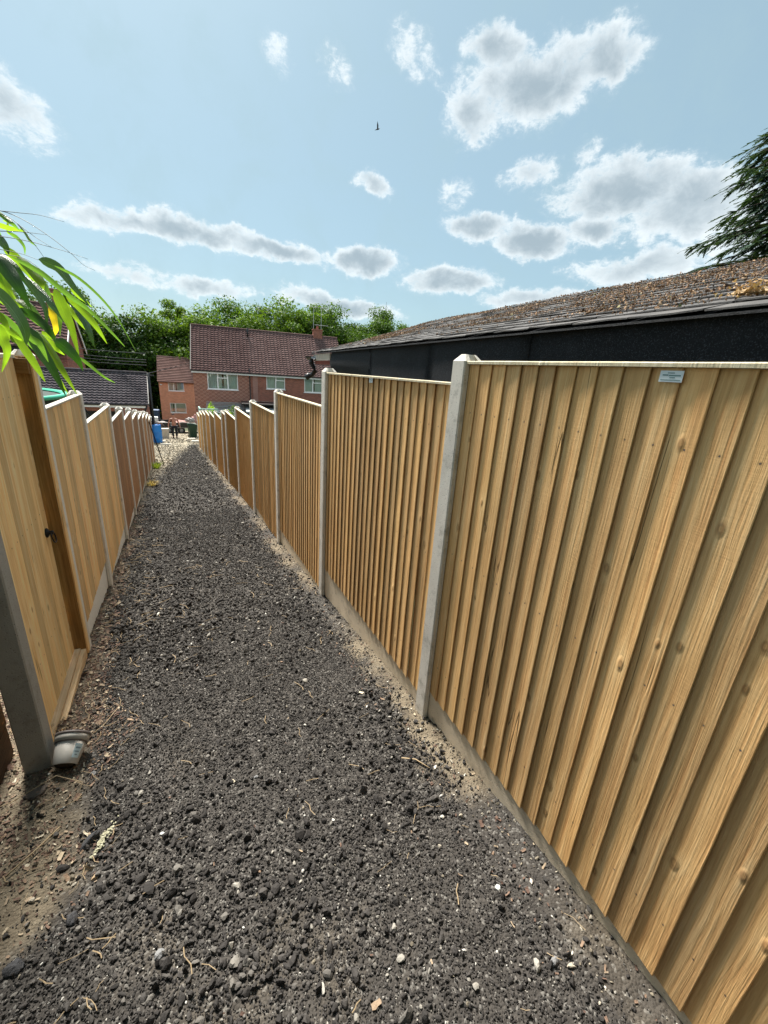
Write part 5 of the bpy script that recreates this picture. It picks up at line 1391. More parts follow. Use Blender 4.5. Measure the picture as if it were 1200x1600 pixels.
def wheelie(name, label, x, y, rz, mat, z=None, lid=0.0):
    T = thing(name, label, 'wheelie bin', (x, y, float(gz(y)) if z is None else z), rz)
    mb = MB()
    w0, w1, d0, d1, h = 0.24, 0.29, 0.25, 0.34, 0.96
    mb.add([(-w0, -d0, .06), (w0, -d0, .06), (w0, d0, .06), (-w0, d0, .06), (-w1, -d1, h), (w1, -d1, h), (w1, d1, h), (-w1, d1, h)], [(0, 3, 2, 1), (0, 1, 5, 4), (1, 2, 6, 5), (2, 3, 7, 6), (3, 0, 4, 7)])
    mb.box(-w1-.02, w1+.02, -d1-.02, d1+.02, h, h+.035)
    for sx in (-.14, 0, .14): mb.box(sx-.02, sx+.02, -d1+.03, -d1+.05, .3, .85)
    mb.build('body', mat, T)
    mb = MB(); mb.add([(-.31, -.37, h+.037), (.31, -.37, h+.037), (.31, .36, h+.037), (-.31, .36, h+.037), (-.28, -.34, h+.085), (.28, -.34, h+.085), (.27, .30, h+.125), (-.27, .30, h+.125)], [(0, 1, 5, 4), (1, 2, 6, 5), (2, 3, 7, 6), (3, 0, 4, 7), (4, 5, 6, 7)])
    mb.tube([(-.24, .41, h+.03), (.24, .41, h+.03)], .018, 8)
    mb.build('lid', mat, T)
    for sx in (-1, 1):
        mb = MB(); mb.lathe([(0, -.03), (.06, -.03), (.10, -.025), (.10, .025), (.06, .03), (0, .03)], 18, M=Matrix.Translation((sx*.265, .26, .10)) @ Matrix.Rotation(pi/2, 4, 'Y')); mb.build('wheel', M['rubber'], T, smooth=True)
    return T
wheelie('wheelie_bin', 'dark green wheelie bin standing beyond the end of the right fence', 1.32, 34.9, radians(8), M['green_bin'])
wheelie('wheelie_bin', 'navy blue wheelie bin far behind the barrel beside the orange house', -1.35, 46.2, radians(-12), M['navy'], z=-5.72)
def blob(name, label, cat_, loc, rad, mat, seed, squash=(1, 1, .8), amp=0.25):
    bm = bmesh.new(); bmesh.ops.create_icosphere(bm, subdivisions=4, radius=1)
    for v in bm.verts:
        d = v.co; k = 1+amp*math.sin(d.x*4+seed)*math.cos(d.y*5+seed*2)+amp*.5*math.sin(d.z*9+d.x*6+seed)
        v.co = Vector((d.x*k*rad*squash[0], d.y*k*rad*squash[1], max(d.z, -.7)*k*rad*squash[2]))
    me = bpy.data.meshes.new(name); bm.to_mesh(me); bm.free(); me.materials.append(mat)
    for p in me.polygons: p.use_smooth = True
    return prop(link(name, me, None, loc), label, cat_)
blob('refuse_sack', 'pale grey stuffed sack lying on the lid of the green bin', 'sack', (1.22, 34.9, -4.25), 0.27, M['sack'], 2, (1.05, .9, .7))
blob('refuse_sack', 'brownish grey sack piled behind the green bin', 'sack', (1.62, 35.8, -4.45), 0.36, M['pinkrub'], 5, (.9, .8, 1.2))
bx = MB(); bx.box(-.26, .26, -.2, .2, 0, .66); bx.box(-.29, .29, -.23, .23, .66, .72); bx.box(-.2, -.05, -.212, -.2, .1, .55); bx.box(.05, .2, -.212, -.2, .1, .55)
prop(bx.build('storage_crate', M['block'], None, loc=(-0.55, 34.3, float(gz(34.3)))), 'pale beige box standing just right of the blue barrel', 'box')
for (x, y, sx_, sy_, h_, lab) in ((-0.70, 29.6, .42, .30, .10, 'pale paving slab on the ground behind the blue barrel'), (1.12, 32.6, .5, .3, .08, 'pale slab in front of the green wheelie bin'), (1.25, 29.8, .45, .3, .07, 'pale slab nearest the end of the right fence'), (-0.45, 27.3, .55, .18, .06, 'flat pale slab in front of the blue barrel')):
    q = MB(); q.box(-sx_/2, sx_/2, -sy_/2, sy_/2, 0, h_); q.box(-sx_/2+.03, sx_/2-.03, -sy_/2+.03, sy_/2-.03, h_, h_+.006)
    prop(q.build('paving_slab', M['block'], None, loc=(x, y, float(gz(y))-.01)), lab, 'slab')
# black flatbed trailer across the yard, loaded with rubble
TR = thing('flatbed_trailer', 'black flatbed trailer parked across the yard behind the man', 'trailer', (0.1, 41.2, -6.12))
mb = MB(); mb.box(-1.75, 1.95, -0.9, 0.9, 0.62, 0.72); mb.box(-1.75, 1.95, -0.94, -0.90, 0.52, 1.02); mb.box(-1.75, 1.95, 0.90, 0.94, 0.52, 1.02); mb.box(-1.79, -1.75, -0.94, 0.94, 0.52, 1.02); mb.box(1.95, 1.99, -0.94, 0.94, 0.52, 1.02)
mb.build('bed', M['black'], TR)
mb = MB(); mb.box(-1.78, 1.98, -0.975, -0.945, 0.98, 1.02); mb.box(-1.78, 1.98, -0.975, -0.945, 0.55, 0.58)
for k in range(6): mb.box(-1.6+.68*k, -1.55+.68*k, -0.985, -0.945, .52, 1.02)
mb.build('side_rail', M['galv'], TR)
mb = MB(); mb.tube([(-1.75, 0, .6), (-2.9, 0, .55), (-3.1, 0, .5)], .05, 8); mb.build('drawbar', M['black'], TR)
for sy in (-0.78, 0.78):
    for wx_ in (-0.42, 0.55):
        mb = MB(); Mw = Matrix.Translation((wx_, sy, .30)) @ Matrix.Rotation(pi/2, 4, 'X')
        mb.lathe([(.17, -.09), (.27, -.10), (.30, -.07), (.30, .07), (.27, .10), (.17, .09)], 28, M=Mw); wh = mb.build('wheel', M['rubber'], TR, smooth=True)
        mb = MB(); mb.lathe([(0, -.05), (.06, -.06), (.08, -.02), (.17, -.06), (.175, .06), (.08, .02), (0, .05)], 20, M=Mw); mb.build('rim', M['galv'], wh, smooth=True)
blob('rubble_heap', 'pink and pale rubble heaped on the black trailer behind the man', 'rubble', (0.75, 41.2, -5.22), 0.42, M['pinkrub'], 9, (1.7, 1.1, .45), 0.3)
blob('rubble_heap', 'low grey heap on the left end of the black trailer', 'rubble', (-0.9, 41.2, -5.28), 0.35, M['sack'], 4, (1.4, 1.0, .35), 0.3)
# dark hatchback bonnet left of the man, mostly hidden by the barrel
CAR = thing('parked_car', 'black car nosing in behind the blue barrel with a white roof box', 'car', (-2.55, 38.0, -5.84), radians(4))
bm = bmesh.new()
prof = [(-2.0, .35), (-2.02, .62), (-1.9, .85), (-1.2, .95), (-.6, 1.33), (.4, 1.38), (1.0, 1.02), (1.75, .90), (1.98, .72), (2.0, .35), (1.5, .25), (-1.5, .25)]
vsl = [bm.verts.new((x, -.80+(.10 if z > 1 else 0), z)) for x, z in prof]; vsr = [bm.verts.new((x, .80-(.10 if z > 1 else 0), z)) for x, z in prof]
bm.faces.new(vsl); bm.faces.new(vsr[::-1])
for i in range(len(prof)): bm.faces.new((vsl[i], vsr[i], vsr[(i+1) % len(prof)], vsl[(i+1) % len(prof)]))
bmesh.ops.bevel(bm, geom=list(bm.edges), offset=.05, segments=2, affect='EDGES')
me = bpy.data.meshes.new('body'); bm.to_mesh(me); bm.free(); M['car_black'] = simple('black_car_paint', (0.008, 0.009, 0.012), 0.15, var=0.02); me.materials.append(M['car_black'])
bo_ = link('body', me, CAR)
mb = MB(); mb.add([(-.5, -.815, 1.0), (.85, -.815, 1.0), (.35, -.735, 1.30), (-.45, -.735, 1.28)], [(0, 1, 2, 3)]); mb.build('side_window', M['glass'], CAR)
for x in (-1.3, 1.25):
    for y in (-.78, .78):
        mb = MB(); Mw = Matrix.Translation((x, y, .30)) @ Matrix.Rotation(pi/2, 4, 'X')
        mb.lathe([(.18, -.09), (.28, -.10), (.30, -.07), (.30, .07), (.28, .10), (.18, .09)], 24, M=Mw); wh = mb.build('wheel', M['rubber'], CAR, smooth=True)
        mb = MB(); mb.lathe([(0, -.07), (.18, -.05), (.18, .05), (0, .07)], 20, M=Mw); mb.build('rim', M['galv'], wh, smooth=True)
q = MB(); q.box(-.35, .35, -.3, .3, 0, .3); q.box(-.32, .32, -.27, .27, .3, .34)
prop(q.build('white_box', M['white_paint'], None, loc=(-1.42, 40.6, -5.02)), 'small white box on the trailer edge left of the man', 'box')
mb = MB(); mb.box(-2.5, 5.0, -.1, .1, 0, .42)
prop(mb.build('garden_wall', M['brick_orange'], None, loc=(-1.0, 50.5, -6.8)), 'low orange brick wall in front of the orange house', 'wall')
# prop pole leaning on the left fence
mb = MB(); mb.tube([(0, 0, 0), (-0.31, 0.02, 1.52)], 0.016, 6); prop(mb.build('leaning_rod', M['iron'], None, loc=(-0.40, 16.15, float(gz(16.15)))), 'thin dark rod leaning against the far end of the left fence', 'rod')
# trampoline rim behind the left fence
M['green_pad'] = simple('green_rim_pad', (0.02, 0.36, 0.22), 0.4, var=0.1)
M['net'] = simple('dark_netting', (0.02, 0.035, 0.03), 0.9)
TP = thing('trampoline', 'round trampoline with green padded rim and dark skirt just behind the left fence', 'trampoline', (-2.42, 6.2, float(gz(6.6))))
R_t = 1.30; zt = -0.47-float(gz(6.6))
mb = MB(); mb.lathe([(R_t-.045, zt-.01), (R_t-.02, zt+.012), (R_t+.02, zt+.008), (R_t+.03, zt-.02), (R_t+.01, zt-.035), (R_t-.04, zt-.03)], 48); mb.build('rim_pad', M['green_pad'], TP, smooth=True)
mb = MB(); mb.lathe([(0, zt-.05), (R_t-.04, zt-.022)], 40); mb.build('mat', M['net'], TP)
mb = MB(); mb.lathe([(R_t, zt-.03), (R_t+.005, zt-.75)], 48); mb.build('skirt', M['net'], TP)
for k in range(6): q = MB(); a = k*pi/3+.3; q.tube([(R_t*cos(a), R_t*sin(a), 0), (R_t*cos(a), R_t*sin(a), zt-.02)], .022, 6); q.build('leg', M['iron'], TP)
mb = MB(); mb.tube([(0, 0, 0), (-0.62, 0, 0.95)], 0.02, 6); prop(mb.build('garden_stake', M['iron'], None, loc=(-1.15, 9.3, -1.35)), 'black slanting stake showing between two left fence posts', 'stake')

# ------------------------------------------------------------------ trees
M['bark'] = simple('tree_bark', (0.06, 0.045, 0.035), 0.9, var=0.35, scale=3, bmp=0.03)
M['leaf_mid'] = leafmat('leaves_mid_green', (0.042, 0.098, 0.014), (0.090, 0.170, 0.024), 0.32, 0.6, 0.5)
M['leaf_bright'] = leafmat('leaves_bright_green', (0.060, 0.130, 0.015), (0.122, 0.210, 0.028), 0.34, 0.6, 0.5)
M['leaf_dark'] = leafmat('leaves_dark_green', (0.018, 0.050, 0.011), (0.042, 0.092, 0.018), 0.3, 0.55, 0.5)
def crown_data(seed, n, W_=4.2, H=6.5, leaf=0.21, airy=0.0, clumps=46):
    r = np.random.RandomState(seed)
    # clump centres inside an uneven egg
    cs = []
    while len(cs) < clumps:
        p = r.uniform(-1, 1, 3)
        d = sqrt((p[0]**2+p[1]**2)+(p[2]**2))
        if 0.25 < d < 0.92+0.12*sin(5*p[0]+seed): cs.append((p[0]*W_, p[1]*W_, p[2]*H, r.uniform(1.05, 2.0)*W_/4.2*(1-0.38*airy)))
    cs = np.array(cs)
    k = r.randint(0, clumps, n)
    d = r.randn(n, 3); d /= np.linalg.norm(d, axis=1)[:, None]
    rad = r.uniform(0.12, 1.0, n)**0.5*(1+0.12*r.randn(n))
    P_ = cs[k, :3]+d*rad[:, None]*cs[k, 3:4]*np.array([1.15, 1.15, 0.72])
    # leaves face out and up a little, each turned its own way
    nrm = d*0.6+np.array([0, 0, 0.5])+r.randn(n, 3)*0.5; nrm /= np.linalg.norm(nrm, axis=1)[:, None]
    a = np.cross(nrm, r.randn(n, 3)); a /= np.linalg.norm(a, axis=1)[:, None]; b_ = np.cross(nrm, a)
    s = leaf*r.uniform(0.6, 1.35, n)[:, None]
    V = np.stack([P_-a*s, P_+b_*s*.55, P_+a*s, P_-b_*s*.55], 1).reshape(-1, 3)
    F = np.arange(4*n).reshape(-1, 4)
    return V, F, cs
def trunk_mesh(name, cs, zb, H, seed):
    mb = MB(); r = random.Random(seed)
    top = H*0.45
    mb.tube([(0, 0, zb), (0.1, 0.05, zb*0.5), (-0.05, 0.1, 0), (0.1, 0, top)], [0.32, 0.25, 0.18, 0.05], 8)
    for i, c in enumerate(cs[:26]):
        z0 = r.uniform(zb*0.35, top*.7); mb.tube([(0, 0, z0), (c[0]*.45, c[1]*.45, z0+(c[2]-z0)*.55), tuple(c[:3])], [0.10, 0.06, 0.02], 5)
    return mb.mesh(name, M['bark'], True)
CR = []
for i, (sd_, mt, n_, W_, H_, lf, airy) in enumerate(((1, 'leaf_mid', 30000, 4.6, 6.6, 0.165, 0), (2, 'leaf_bright', 30000, 4.8, 6.2, 0.17, 0), (3, 'leaf_dark', 26000, 4.6, 6.8, 0.17, 0), (4, 'leaf_mid', 9000, 3.6, 5.2, 0.16, 1), (5, 'leaf_bright', 16000, 4.2, 6.4, 0.15, 1))):
    V, F, cs = crown_data(sd_, n_, W_, H_, lf, airy, 58 if not airy else 34)
    CR.append((npmesh('crown', V, F, M[mt]), trunk_mesh('trunk', cs, -9.5, H_, sd_)))
def tree(az, top_el, D, kind, sc, label, group=None, rz=0.0, H=6.6):
    top_el += 0.45; sc *= 1.12
    x, y = D*sin(radians(az)), D*cos(radians(az)); zt_ = D*math.tan(radians(top_el))
    zg = float(gz(y)); zc = zt_-(H+0.8)*sc
    T = thing('tree', label, 'tree', (x, y, zg), rz, group)
    cme, tme = CR[kind]
    tr_ = link('trunk', tme, T, (0, 0, zc-zg)); tr_.scale = (sc, sc, max(sc, (zc-zg)/9.2))
    c_ = link('crown', cme, T, (0, 0, zc-zg)); c_.scale = (sc, sc, sc)
    return T
TREES = [(-9.2, 6.6, 66, 0, 1.0, 'mid green tree behind the bamboo tips at the far left'), (-5.6, 5.4, 70, 2, 1.05, 'dark green tree above the garage, left of the bright ones'),
 (-2.6, 5.5, 66, 2, 0.95, 'dark tree with a rusty thin top between the garage and the bright trees'), (-0.2, 5.5, 67, 1, 0.92, 'bright green rounded tree just left of the orange house'),
 (1.5, 7.4, 70, 4, 0.85, 'tall airy tree standing higher than its neighbours left of the terrace'), (3.8, 6.7, 66, 1, 1.0, 'bright green tree behind the left end of the terrace roof'),
 (6.6, 7.1, 72, 0, 1.05, 'mid green tree behind the middle of the left terrace roof'), (9.6, 7.0, 67, 1, 0.98, 'bright tree behind the vent pipe of the terrace'),
 (12.2, 8.0, 74, 2, 1.05, 'dark bushy tree top right of the vent pipe'), (15.0, 8.4, 66, 1, 1.0, 'big bright tree left of the chimney aerial'), (17.4, 9.0, 70, 4, 1.05, 'feathery tall tree directly behind the chimney aerial'),
 (20.0, 7.6, 68, 0, 0.95, 'mid green tree right of the chimney aerial'), (22.6, 6.7, 72, 2, 0.85, 'low dark tree in the dip of the tree line'), (25.4, 7.7, 64, 0, 0.72, 'rounded green tree near the mossy roof'),
 (28.3, 7.9, 70, 3, 0.8, 'sparse tree fading out above the outbuilding roof'), (31.5, 6.6, 76, 3, 0.75, 'last thin tree mostly behind the outbuilding roof'),
 (-13.5, 6.0, 62, 0, 1.1, 'tree outside the frame at the far left behind the gabled house'), (-18, 6.5, 66, 2, 1.1, 'dark tree farthest left behind the gabled house')]
for i, (a, e, D, k, sc, lab) in enumerate(TREES): tree(a, e, D, k, sc, lab, 'trees behind the houses', rz=i*1.9)
for i, (a, e, D, k, sc, lab) in enumerate([(-7.5, 3.0, 66, 2, 0.75, 'lower dark tree in the shade behind the garage roof'), (-3.9, 3.2, 68, 2, 0.78, 'lower dark tree right of centre above the garage roof'), (-2.6, 0.6, 66, 2, 0.5, 'dark shrubby tree against the left edge of the orange house'),
    (1.2, 3.6, 66, 0, 0.75, 'lower leafy tree right above the orange house roof'), (5.0, 4.5, 74, 1, 0.9, 'understorey tree hidden mostly by the terrace roof'), (14, 5.0, 60, 2, 0.8, 'dark understorey behind the chimney'), (20, 4.6, 60, 2, 0.8, 'dark understorey behind the right terrace roof end'), (25, 4.8, 58, 2, 0.65, 'dark understorey near the outbuilding roof')]):
    tree(a, e, D, k, sc, lab, 'trees behind the houses', rz=i*2.3+1)
# unseen trees added behind the camera to shade whatever faces back up the path
for i, (x, y, sc, lab) in enumerate(((-3.6, -5.6, 0.66, 'unseen dark tree added behind the camera, left of the path'), (0.3, -6.6, 0.74, 'unseen dark tree added behind the camera, in line with the path'), (4.4, -5.8, 0.70, 'unseen dark tree added behind the camera, right of the path'), (-7.6, -6.8, 0.7, 'unseen dark tree added behind the camera, farthest left'), (8.6, -6.4, 0.7, 'unseen dark tree added behind the camera, farthest right'))):
    zc = 2.9; zg = float(gz(y)); T = thing('tree', lab, 'tree', (x, y, zg), i*1.3, 'unseen trees added for shade')
    t_ = link('trunk', CR[2][1], T, (0, 0, zc-zg)); t_.scale = (sc, sc, (zc-zg)/9.2)
    c_ = link('crown', CR[2][0], T, (0, 0, zc-zg)); c_.scale = (sc, sc, sc*1.0)
M['wood_far'] = M['leaf_dark']
V = []; F = []
rs = np.random.RandomState(9)
n = 26000
azs = rs.uniform(-24, 40, n); Dd = rs.uniform(80, 92, n); zz = rs.uniform(-9, 1, n)+6.0*rs.rand(n)*np.clip(0.6+fbm(azs*.25, azs*0, 77, 3), 0.1, 1)
P_ = np.stack([Dd*np.sin(np.radians(azs)), Dd*np.cos(np.radians(azs)), zz], 1)
a = rs.randn(n, 3); a /= np.linalg.norm(a, axis=1)[:, None]; b_ = np.cross(a, rs.randn(n, 3)); b_ /= np.linalg.norm(b_, axis=1)[:, None]
s = rs.uniform(.35, .7, n)[:, None]
V = np.stack([P_-a*s, P_+b_*s*.6, P_+a*s, P_-b_*s*.6], 1).reshape(-1, 3)
prop(link('distant_wood', npmesh('distant_wood', V, np.arange(4*n).reshape(-1, 4), M['leaf_dark'])), 'dark mass of woodland closing the gaps behind the trees', kind='stuff')

# climber on the fence end / shrub in the yard
def shrub(label, x, y, z0, rx, ry, h, n, mat, leaf, seed):
    r = np.random.RandomState(seed); T = thing('shrub', label, 'shrub', (x, y, z0))
    d = r.randn(n, 3); d /= np.linalg.norm(d, axis=1)[:, None]; d[:, 2] = abs(d[:, 2])
    k = r.uniform(0.35, 1, n)[:, None]*(1+0.25*np.sin(d[:, :1]*6+seed)+0.2*np.cos(d[:, 1:2]*9))
    d2 = d.copy(); d2[:, 2] = d2[:, 2]**0.45; P_ = d2*k*np.array([rx, ry, h])*np.array([1.15, 1.15, 1.0]); nr = d+r.randn(n, 3)*.6; nr /= np.linalg.norm(nr, axis=1)[:, None]
    a = np.cross(nr, r.randn(n, 3)); a /= np.linalg.norm(a, axis=1)[:, None]; b_ = np.cross(nr, a); s = leaf*r.uniform(.5, 1.3, n)[:, None]
    V = np.stack([P_-a*s, P_+b_*s*.5, P_+a*s, P_-b_*s*.5], 1).reshape(-1, 3)
    link('foliage', npmesh('foliage', V, np.arange(4*n).reshape(-1, 4), M[mat]), T)
    mb = MB()
    for i in range(9): a_ = i*.7; mb.tube([(0, 0, 0), (rx*.4*cos(a_), ry*.4*sin(a_), h*.5), (rx*.7*cos(a_), ry*.7*sin(a_), h*.8)], [.03, .02, .008], 5)
    mb.build('stem', M['bark'], T)
    return T
M['leaf_lime'] = leafmat('lime_green_shrub', (0.13, 0.26, 0.03), (0.30, 0.46, 0.07), 0.45, 0.5, 2.0)
zsh = float(gz(27))
shrub('bright lime green shrub rising above the far end of the right fence', 2.36, 27.4, zsh, 0.62, 0.7, 1.78, 9000, 'leaf_lime', 0.085, 3)
shrub('lower darker green shrub right of the lime shrub behind the fence end', 2.95, 27.6, zsh, 0.50, 0.4, 1.50, 2600, 'leaf_bright', 0.06, 5)
shrub('small green shrub between the lean-to roof and the right fence', 3.6, 29.2, float(gz(29.2)), 0.55, 0.5, 1.95, 2200, 'leaf_bright', 0.06, 8)
# small teal-edged greenhouse behind the fence end
GHn = thing('greenhouse', 'small greenhouse corner with pale teal frame behind the last post of the right fence', 'greenhouse', (1.47, 26.0, float(gz(26))))
M['teal'] = simple('pale_teal_frame', (0.36, 0.55, 0.50), 0.5, var=0.2, scale=5)
mb = MB(); zt = 2.05
for x in (0, .45, .9):
    mb.box(x-.025, x+.025, -.025, .025, 0, zt)
mb.box(-.03, .95, -.03, .03, zt, zt+.06); mb.box(-.03, .95, -.03, .03, 1.2, 1.25); mb.box(-.03, .03, .03, 1.2, zt, zt+.06); mb.box(-.03, .03, 1.17, 1.23, 0, zt)
mb.build('frame', M['teal'], GHn)
mb = MB(); mb.add([(.025, 0, 0), (.9, 0, 0), (.9, 0, zt), (.025, 0, zt), (0, .03, 0), (0, 1.17, 0), (0, 1.17, zt), (0, .03, zt)], [(0, 1, 2, 3), (4, 5, 6, 7)]); mb.build('glazing', M['glass'], GHn)

# conifer on the right, spreading drooping sprays
M['conifer'] = leafmat('conifer_sprays', (0.022, 0.050, 0.036), (0.055, 0.095, 0.060), 0.18, 0.6, 1.2)
M['conifer_tip'] = M['conifer']
CT = thing('conifer_tree', 'dark conifer with feathery drooping sprays rising behind the outbuilding roof on the right', 'conifer', (12.1, 3.30, -2.3))
rc = random.Random(5); rs = np.random.RandomState(5)
bt = MB(); SV = []; SF = []
bt.tube([(0, 0, 0), (0.1, 0, 3), (0.05, .1, 6), (0, 0, 8.4)], [.30, .24, .15, .03], 10); bt.tube([(0, 0, 8.3), (0, 0, 9.2)], [.03, .01], 6)
def spray(p, d, L):
    """flat fern-like spray: a rib with short side scales"""
    d = d.normalized(); s_ = d.cross(Vector((0, 0, 1))); s_ = s_.normalized() if s_.length > .05 else Vector((1, 0, 0)); up_ = s_.cross(d)
    nseg = 8
    q = Vector(p)
    for i in range(nseg):
        f = i/nseg; w = L*0.32*(1-f)**0.7*(0.6+0.8*rc.random())
        dd = (d+Vector((0, 0, -0.35*f))).normalized(); q2 = q+dd*(L/nseg)
        for sg in (-1, 1):
            tip = q+dd*w*0.9+s_*sg*w*0.62+up_*rc.uniform(-.18, .18)*w
            b0 = len(SV); e = L*0.085
            SV.extend([q-dd*e, q+dd*e*1.2, tip]); SF.append((b0, b0+1, b0+2))
        b0 = len(SV); SV.extend([q-s_*L*.012, q+s_*L*.012, q2]); SF.append((b0, b0+1, b0+2))
        q = q2
for i in range(270):
    z = rc.uniform(2.4, 8.3); az_ = rc.uniform(0, 2*pi)
    if i < 280: az_ = rc.uniform(radians(50), radians(215))       # the side one can see
    reach = (3.25*(1-(z/8.9)**4.5)+.15)*rc.uniform(.70, 1.08)
    pts = []; nb = 9
    for k in range(nb):
        f = k/(nb-1)
        pts.append(Vector((reach*f*cos(az_+.12*sin(3*f+i)), reach*f*sin(az_+.12*sin(3*f+i)), z+0.30*reach*sin(f*pi*.62)-.10*reach*f*f)))
    bt.tube(pts, [max(.006, .05*(1-.85*k/(nb-1))) for k in range(nb)], 5)
    for k in range(2, nb):
        p0 = pts[k]; dr = (pts[k]-pts[k-1]).normalized()
        for j in range(9):
            sg = rc.choice((-1, 1)); sd2 = dr.cross(Vector((0, 0, 1))).normalized()*sg
            dd = (dr*rc.uniform(.5, 1.1)+sd2*rc.uniform(.1, .9)+Vector((0, 0, rc.uniform(-.45, .25))))
            sub = pts[k-1].lerp(p0, rc.random()); L = rc.uniform(.24, .50)*(1.05-.3*k/nb)
            spray(sub, dd, L)
            q = sub+dd.normalized()*L*.5; spray(q, dd+Vector((rc.uniform(-.4, .4), rc.uniform(-.4, .4), rc.uniform(-.5, .1))), L*.6)
    spray(pts[-1], pts[-1]-pts[-2], .42)
bt.build('trunk', M['bark'], CT, smooth=True)
link('crown', npmesh('crown', np.array([tuple(v) for v in SV]), np.array(SF), M['conifer']), CT)

# ------------------------------------------------------------------ bamboo overhead at the left
LEAVES=[
([[-0.459, 1.899, 0.286], [-0.431, 1.883, 0.242], [-0.401, 1.853, 0.188], [-0.377, 1.839, 0.124]],0.0502,'d'),
([[-0.376, 1.7, 0.253], [-0.304, 1.659, 0.217], [-0.24, 1.608, 0.161], [-0.188, 1.582, 0.122], [-0.135, 1.53, 0.064], [-0.107, 1.523, 0.029]],0.0166,'b'),
([[-0.271, 1.783, 0.178], [-0.235, 1.766, 0.143], [-0.195, 1.73, 0.088], [-0.17, 1.721, 0.037]],0.0275,'y'),
([[-0.292, 1.751, 0.189], [-0.274, 1.732, 0.126], [-0.258, 1.709, 0.071], [-0.249, 1.697, -0.012]],0.0378,'y'),
([[-0.349, 1.914, 0.288], [-0.297, 1.894, 0.269], [-0.26, 1.861, 0.218], [-0.213, 1.834, 0.15]],0.0388,'s'),
([[-0.287, 1.912, 0.181], [-0.25, 1.887, 0.128], [-0.231, 1.862, 0.072], [-0.224, 1.865, 0.025]],0.0296,'s'),
([[-0.422, 2.005, 0.302], [-0.39, 1.99, 0.266], [-0.361, 1.964, 0.222], [-0.348, 1.966, 0.185]],0.0447,'y'),
([[-0.365, 1.762, 0.211], [-0.338, 1.745, 0.165], [-0.319, 1.724, 0.12], [-0.327, 1.734, 0.072]],0.0260,'s'),
([[-0.39, 1.89, 0.231], [-0.343, 1.86, 0.178], [-0.311, 1.831, 0.131], [-0.291, 1.83, 0.092]],0.0234,'s'),
([[-0.354, 1.971, 0.149], [-0.343, 1.967, 0.114], [-0.342, 1.96, 0.082], [-0.358, 1.98, 0.049]],0.0292,'o'),
([[-0.403, 1.584, 0.16], [-0.366, 1.562, 0.116], [-0.338, 1.533, 0.061], [-0.343, 1.541, 0.012]],0.0499,'s'),
([[-0.431, 1.745, 0.169], [-0.404, 1.735, 0.142], [-0.378, 1.719, 0.119], [-0.357, 1.729, 0.113]],0.0205,'y'),
([[-0.388, 1.726, 0.117], [-0.342, 1.708, 0.094], [-0.312, 1.685, 0.06], [-0.3, 1.69, 0.027]],0.0396,'d'),
([[-0.287, 1.595, 0.036], [-0.262, 1.589, 0.016], [-0.237, 1.57, -0.014], [-0.227, 1.576, -0.048]],0.0371,'d'),
([[-0.392, 1.83, 0.072], [-0.369, 1.809, 0.007], [-0.338, 1.775, -0.055], [-0.312, 1.754, -0.137]],0.0504,'d'),
([[-0.388, 1.899, 0.069], [-0.351, 1.868, -0.0], [-0.32, 1.833, -0.066], [-0.29, 1.815, -0.134]],0.0282,'y'),
([[-0.24, 1.625, -0.009], [-0.21, 1.614, -0.035], [-0.178, 1.592, -0.063], [-0.151, 1.595, -0.08]],0.0110,'b'),
([[-0.433, 1.684, 0.069], [-0.414, 1.683, 0.052], [-0.392, 1.671, 0.036], [-0.376, 1.681, 0.022]],0.0185,'y'),
([[-0.412, 1.6, 0.066], [-0.406, 1.598, 0.029], [-0.399, 1.586, -0.008], [-0.425, 1.603, -0.064]],0.0314,'y'),
([[-0.381, 1.942, 0.067], [-0.363, 1.936, 0.037], [-0.346, 1.924, 0.011], [-0.325, 1.929, -0.008]],0.0300,'y'),
([[-0.29, 1.8, 0.259], [-0.232, 1.771, 0.232], [-0.174, 1.725, 0.179], [-0.127, 1.694, 0.112], [-0.085, 1.635, 0.019]],0.0105,'b'),
([[-0.469, 2.059, 0.441], [-0.447, 2.054, 0.421], [-0.426, 2.043, 0.404], [-0.412, 2.054, 0.389]],0.0195,'b'),
([[-0.48, 2.073, 0.401], [-0.451, 2.071, 0.396], [-0.424, 2.061, 0.392], [-0.403, 2.075, 0.394]],0.0245,'y'),
([[-0.45, 2.074, 0.383], [-0.426, 2.071, 0.368], [-0.41, 2.059, 0.344], [-0.415, 2.077, 0.321]],0.0143,'b'),
([[-0.474, 2.006, 0.359], [-0.461, 2.009, 0.343], [-0.448, 2.0, 0.323], [-0.447, 2.016, 0.304]],0.0320,'s'),
([[-0.422, 2.108, 0.415], [-0.408, 2.107, 0.393], [-0.396, 2.097, 0.369], [-0.383, 2.11, 0.359]],0.0107,'b'),
([[-0.534, 2.16, 0.303], [-0.513, 2.144, 0.252], [-0.503, 2.129, 0.21], [-0.49, 2.133, 0.175]],0.0348,'y'),
([[-0.568, 2.139, 0.14], [-0.533, 2.125, 0.11], [-0.517, 2.111, 0.079], [-0.518, 2.116, 0.029]],0.0302,'y'),
([[-0.282, 1.972, 0.219], [-0.261, 1.967, 0.196], [-0.243, 1.958, 0.182], [-0.225, 1.965, 0.164]],0.0196,'y'),
([[-0.569, 2.211, 0.265], [-0.542, 2.192, 0.213], [-0.499, 2.16, 0.172], [-0.478, 2.155, 0.124]],0.0460,'d'),
]
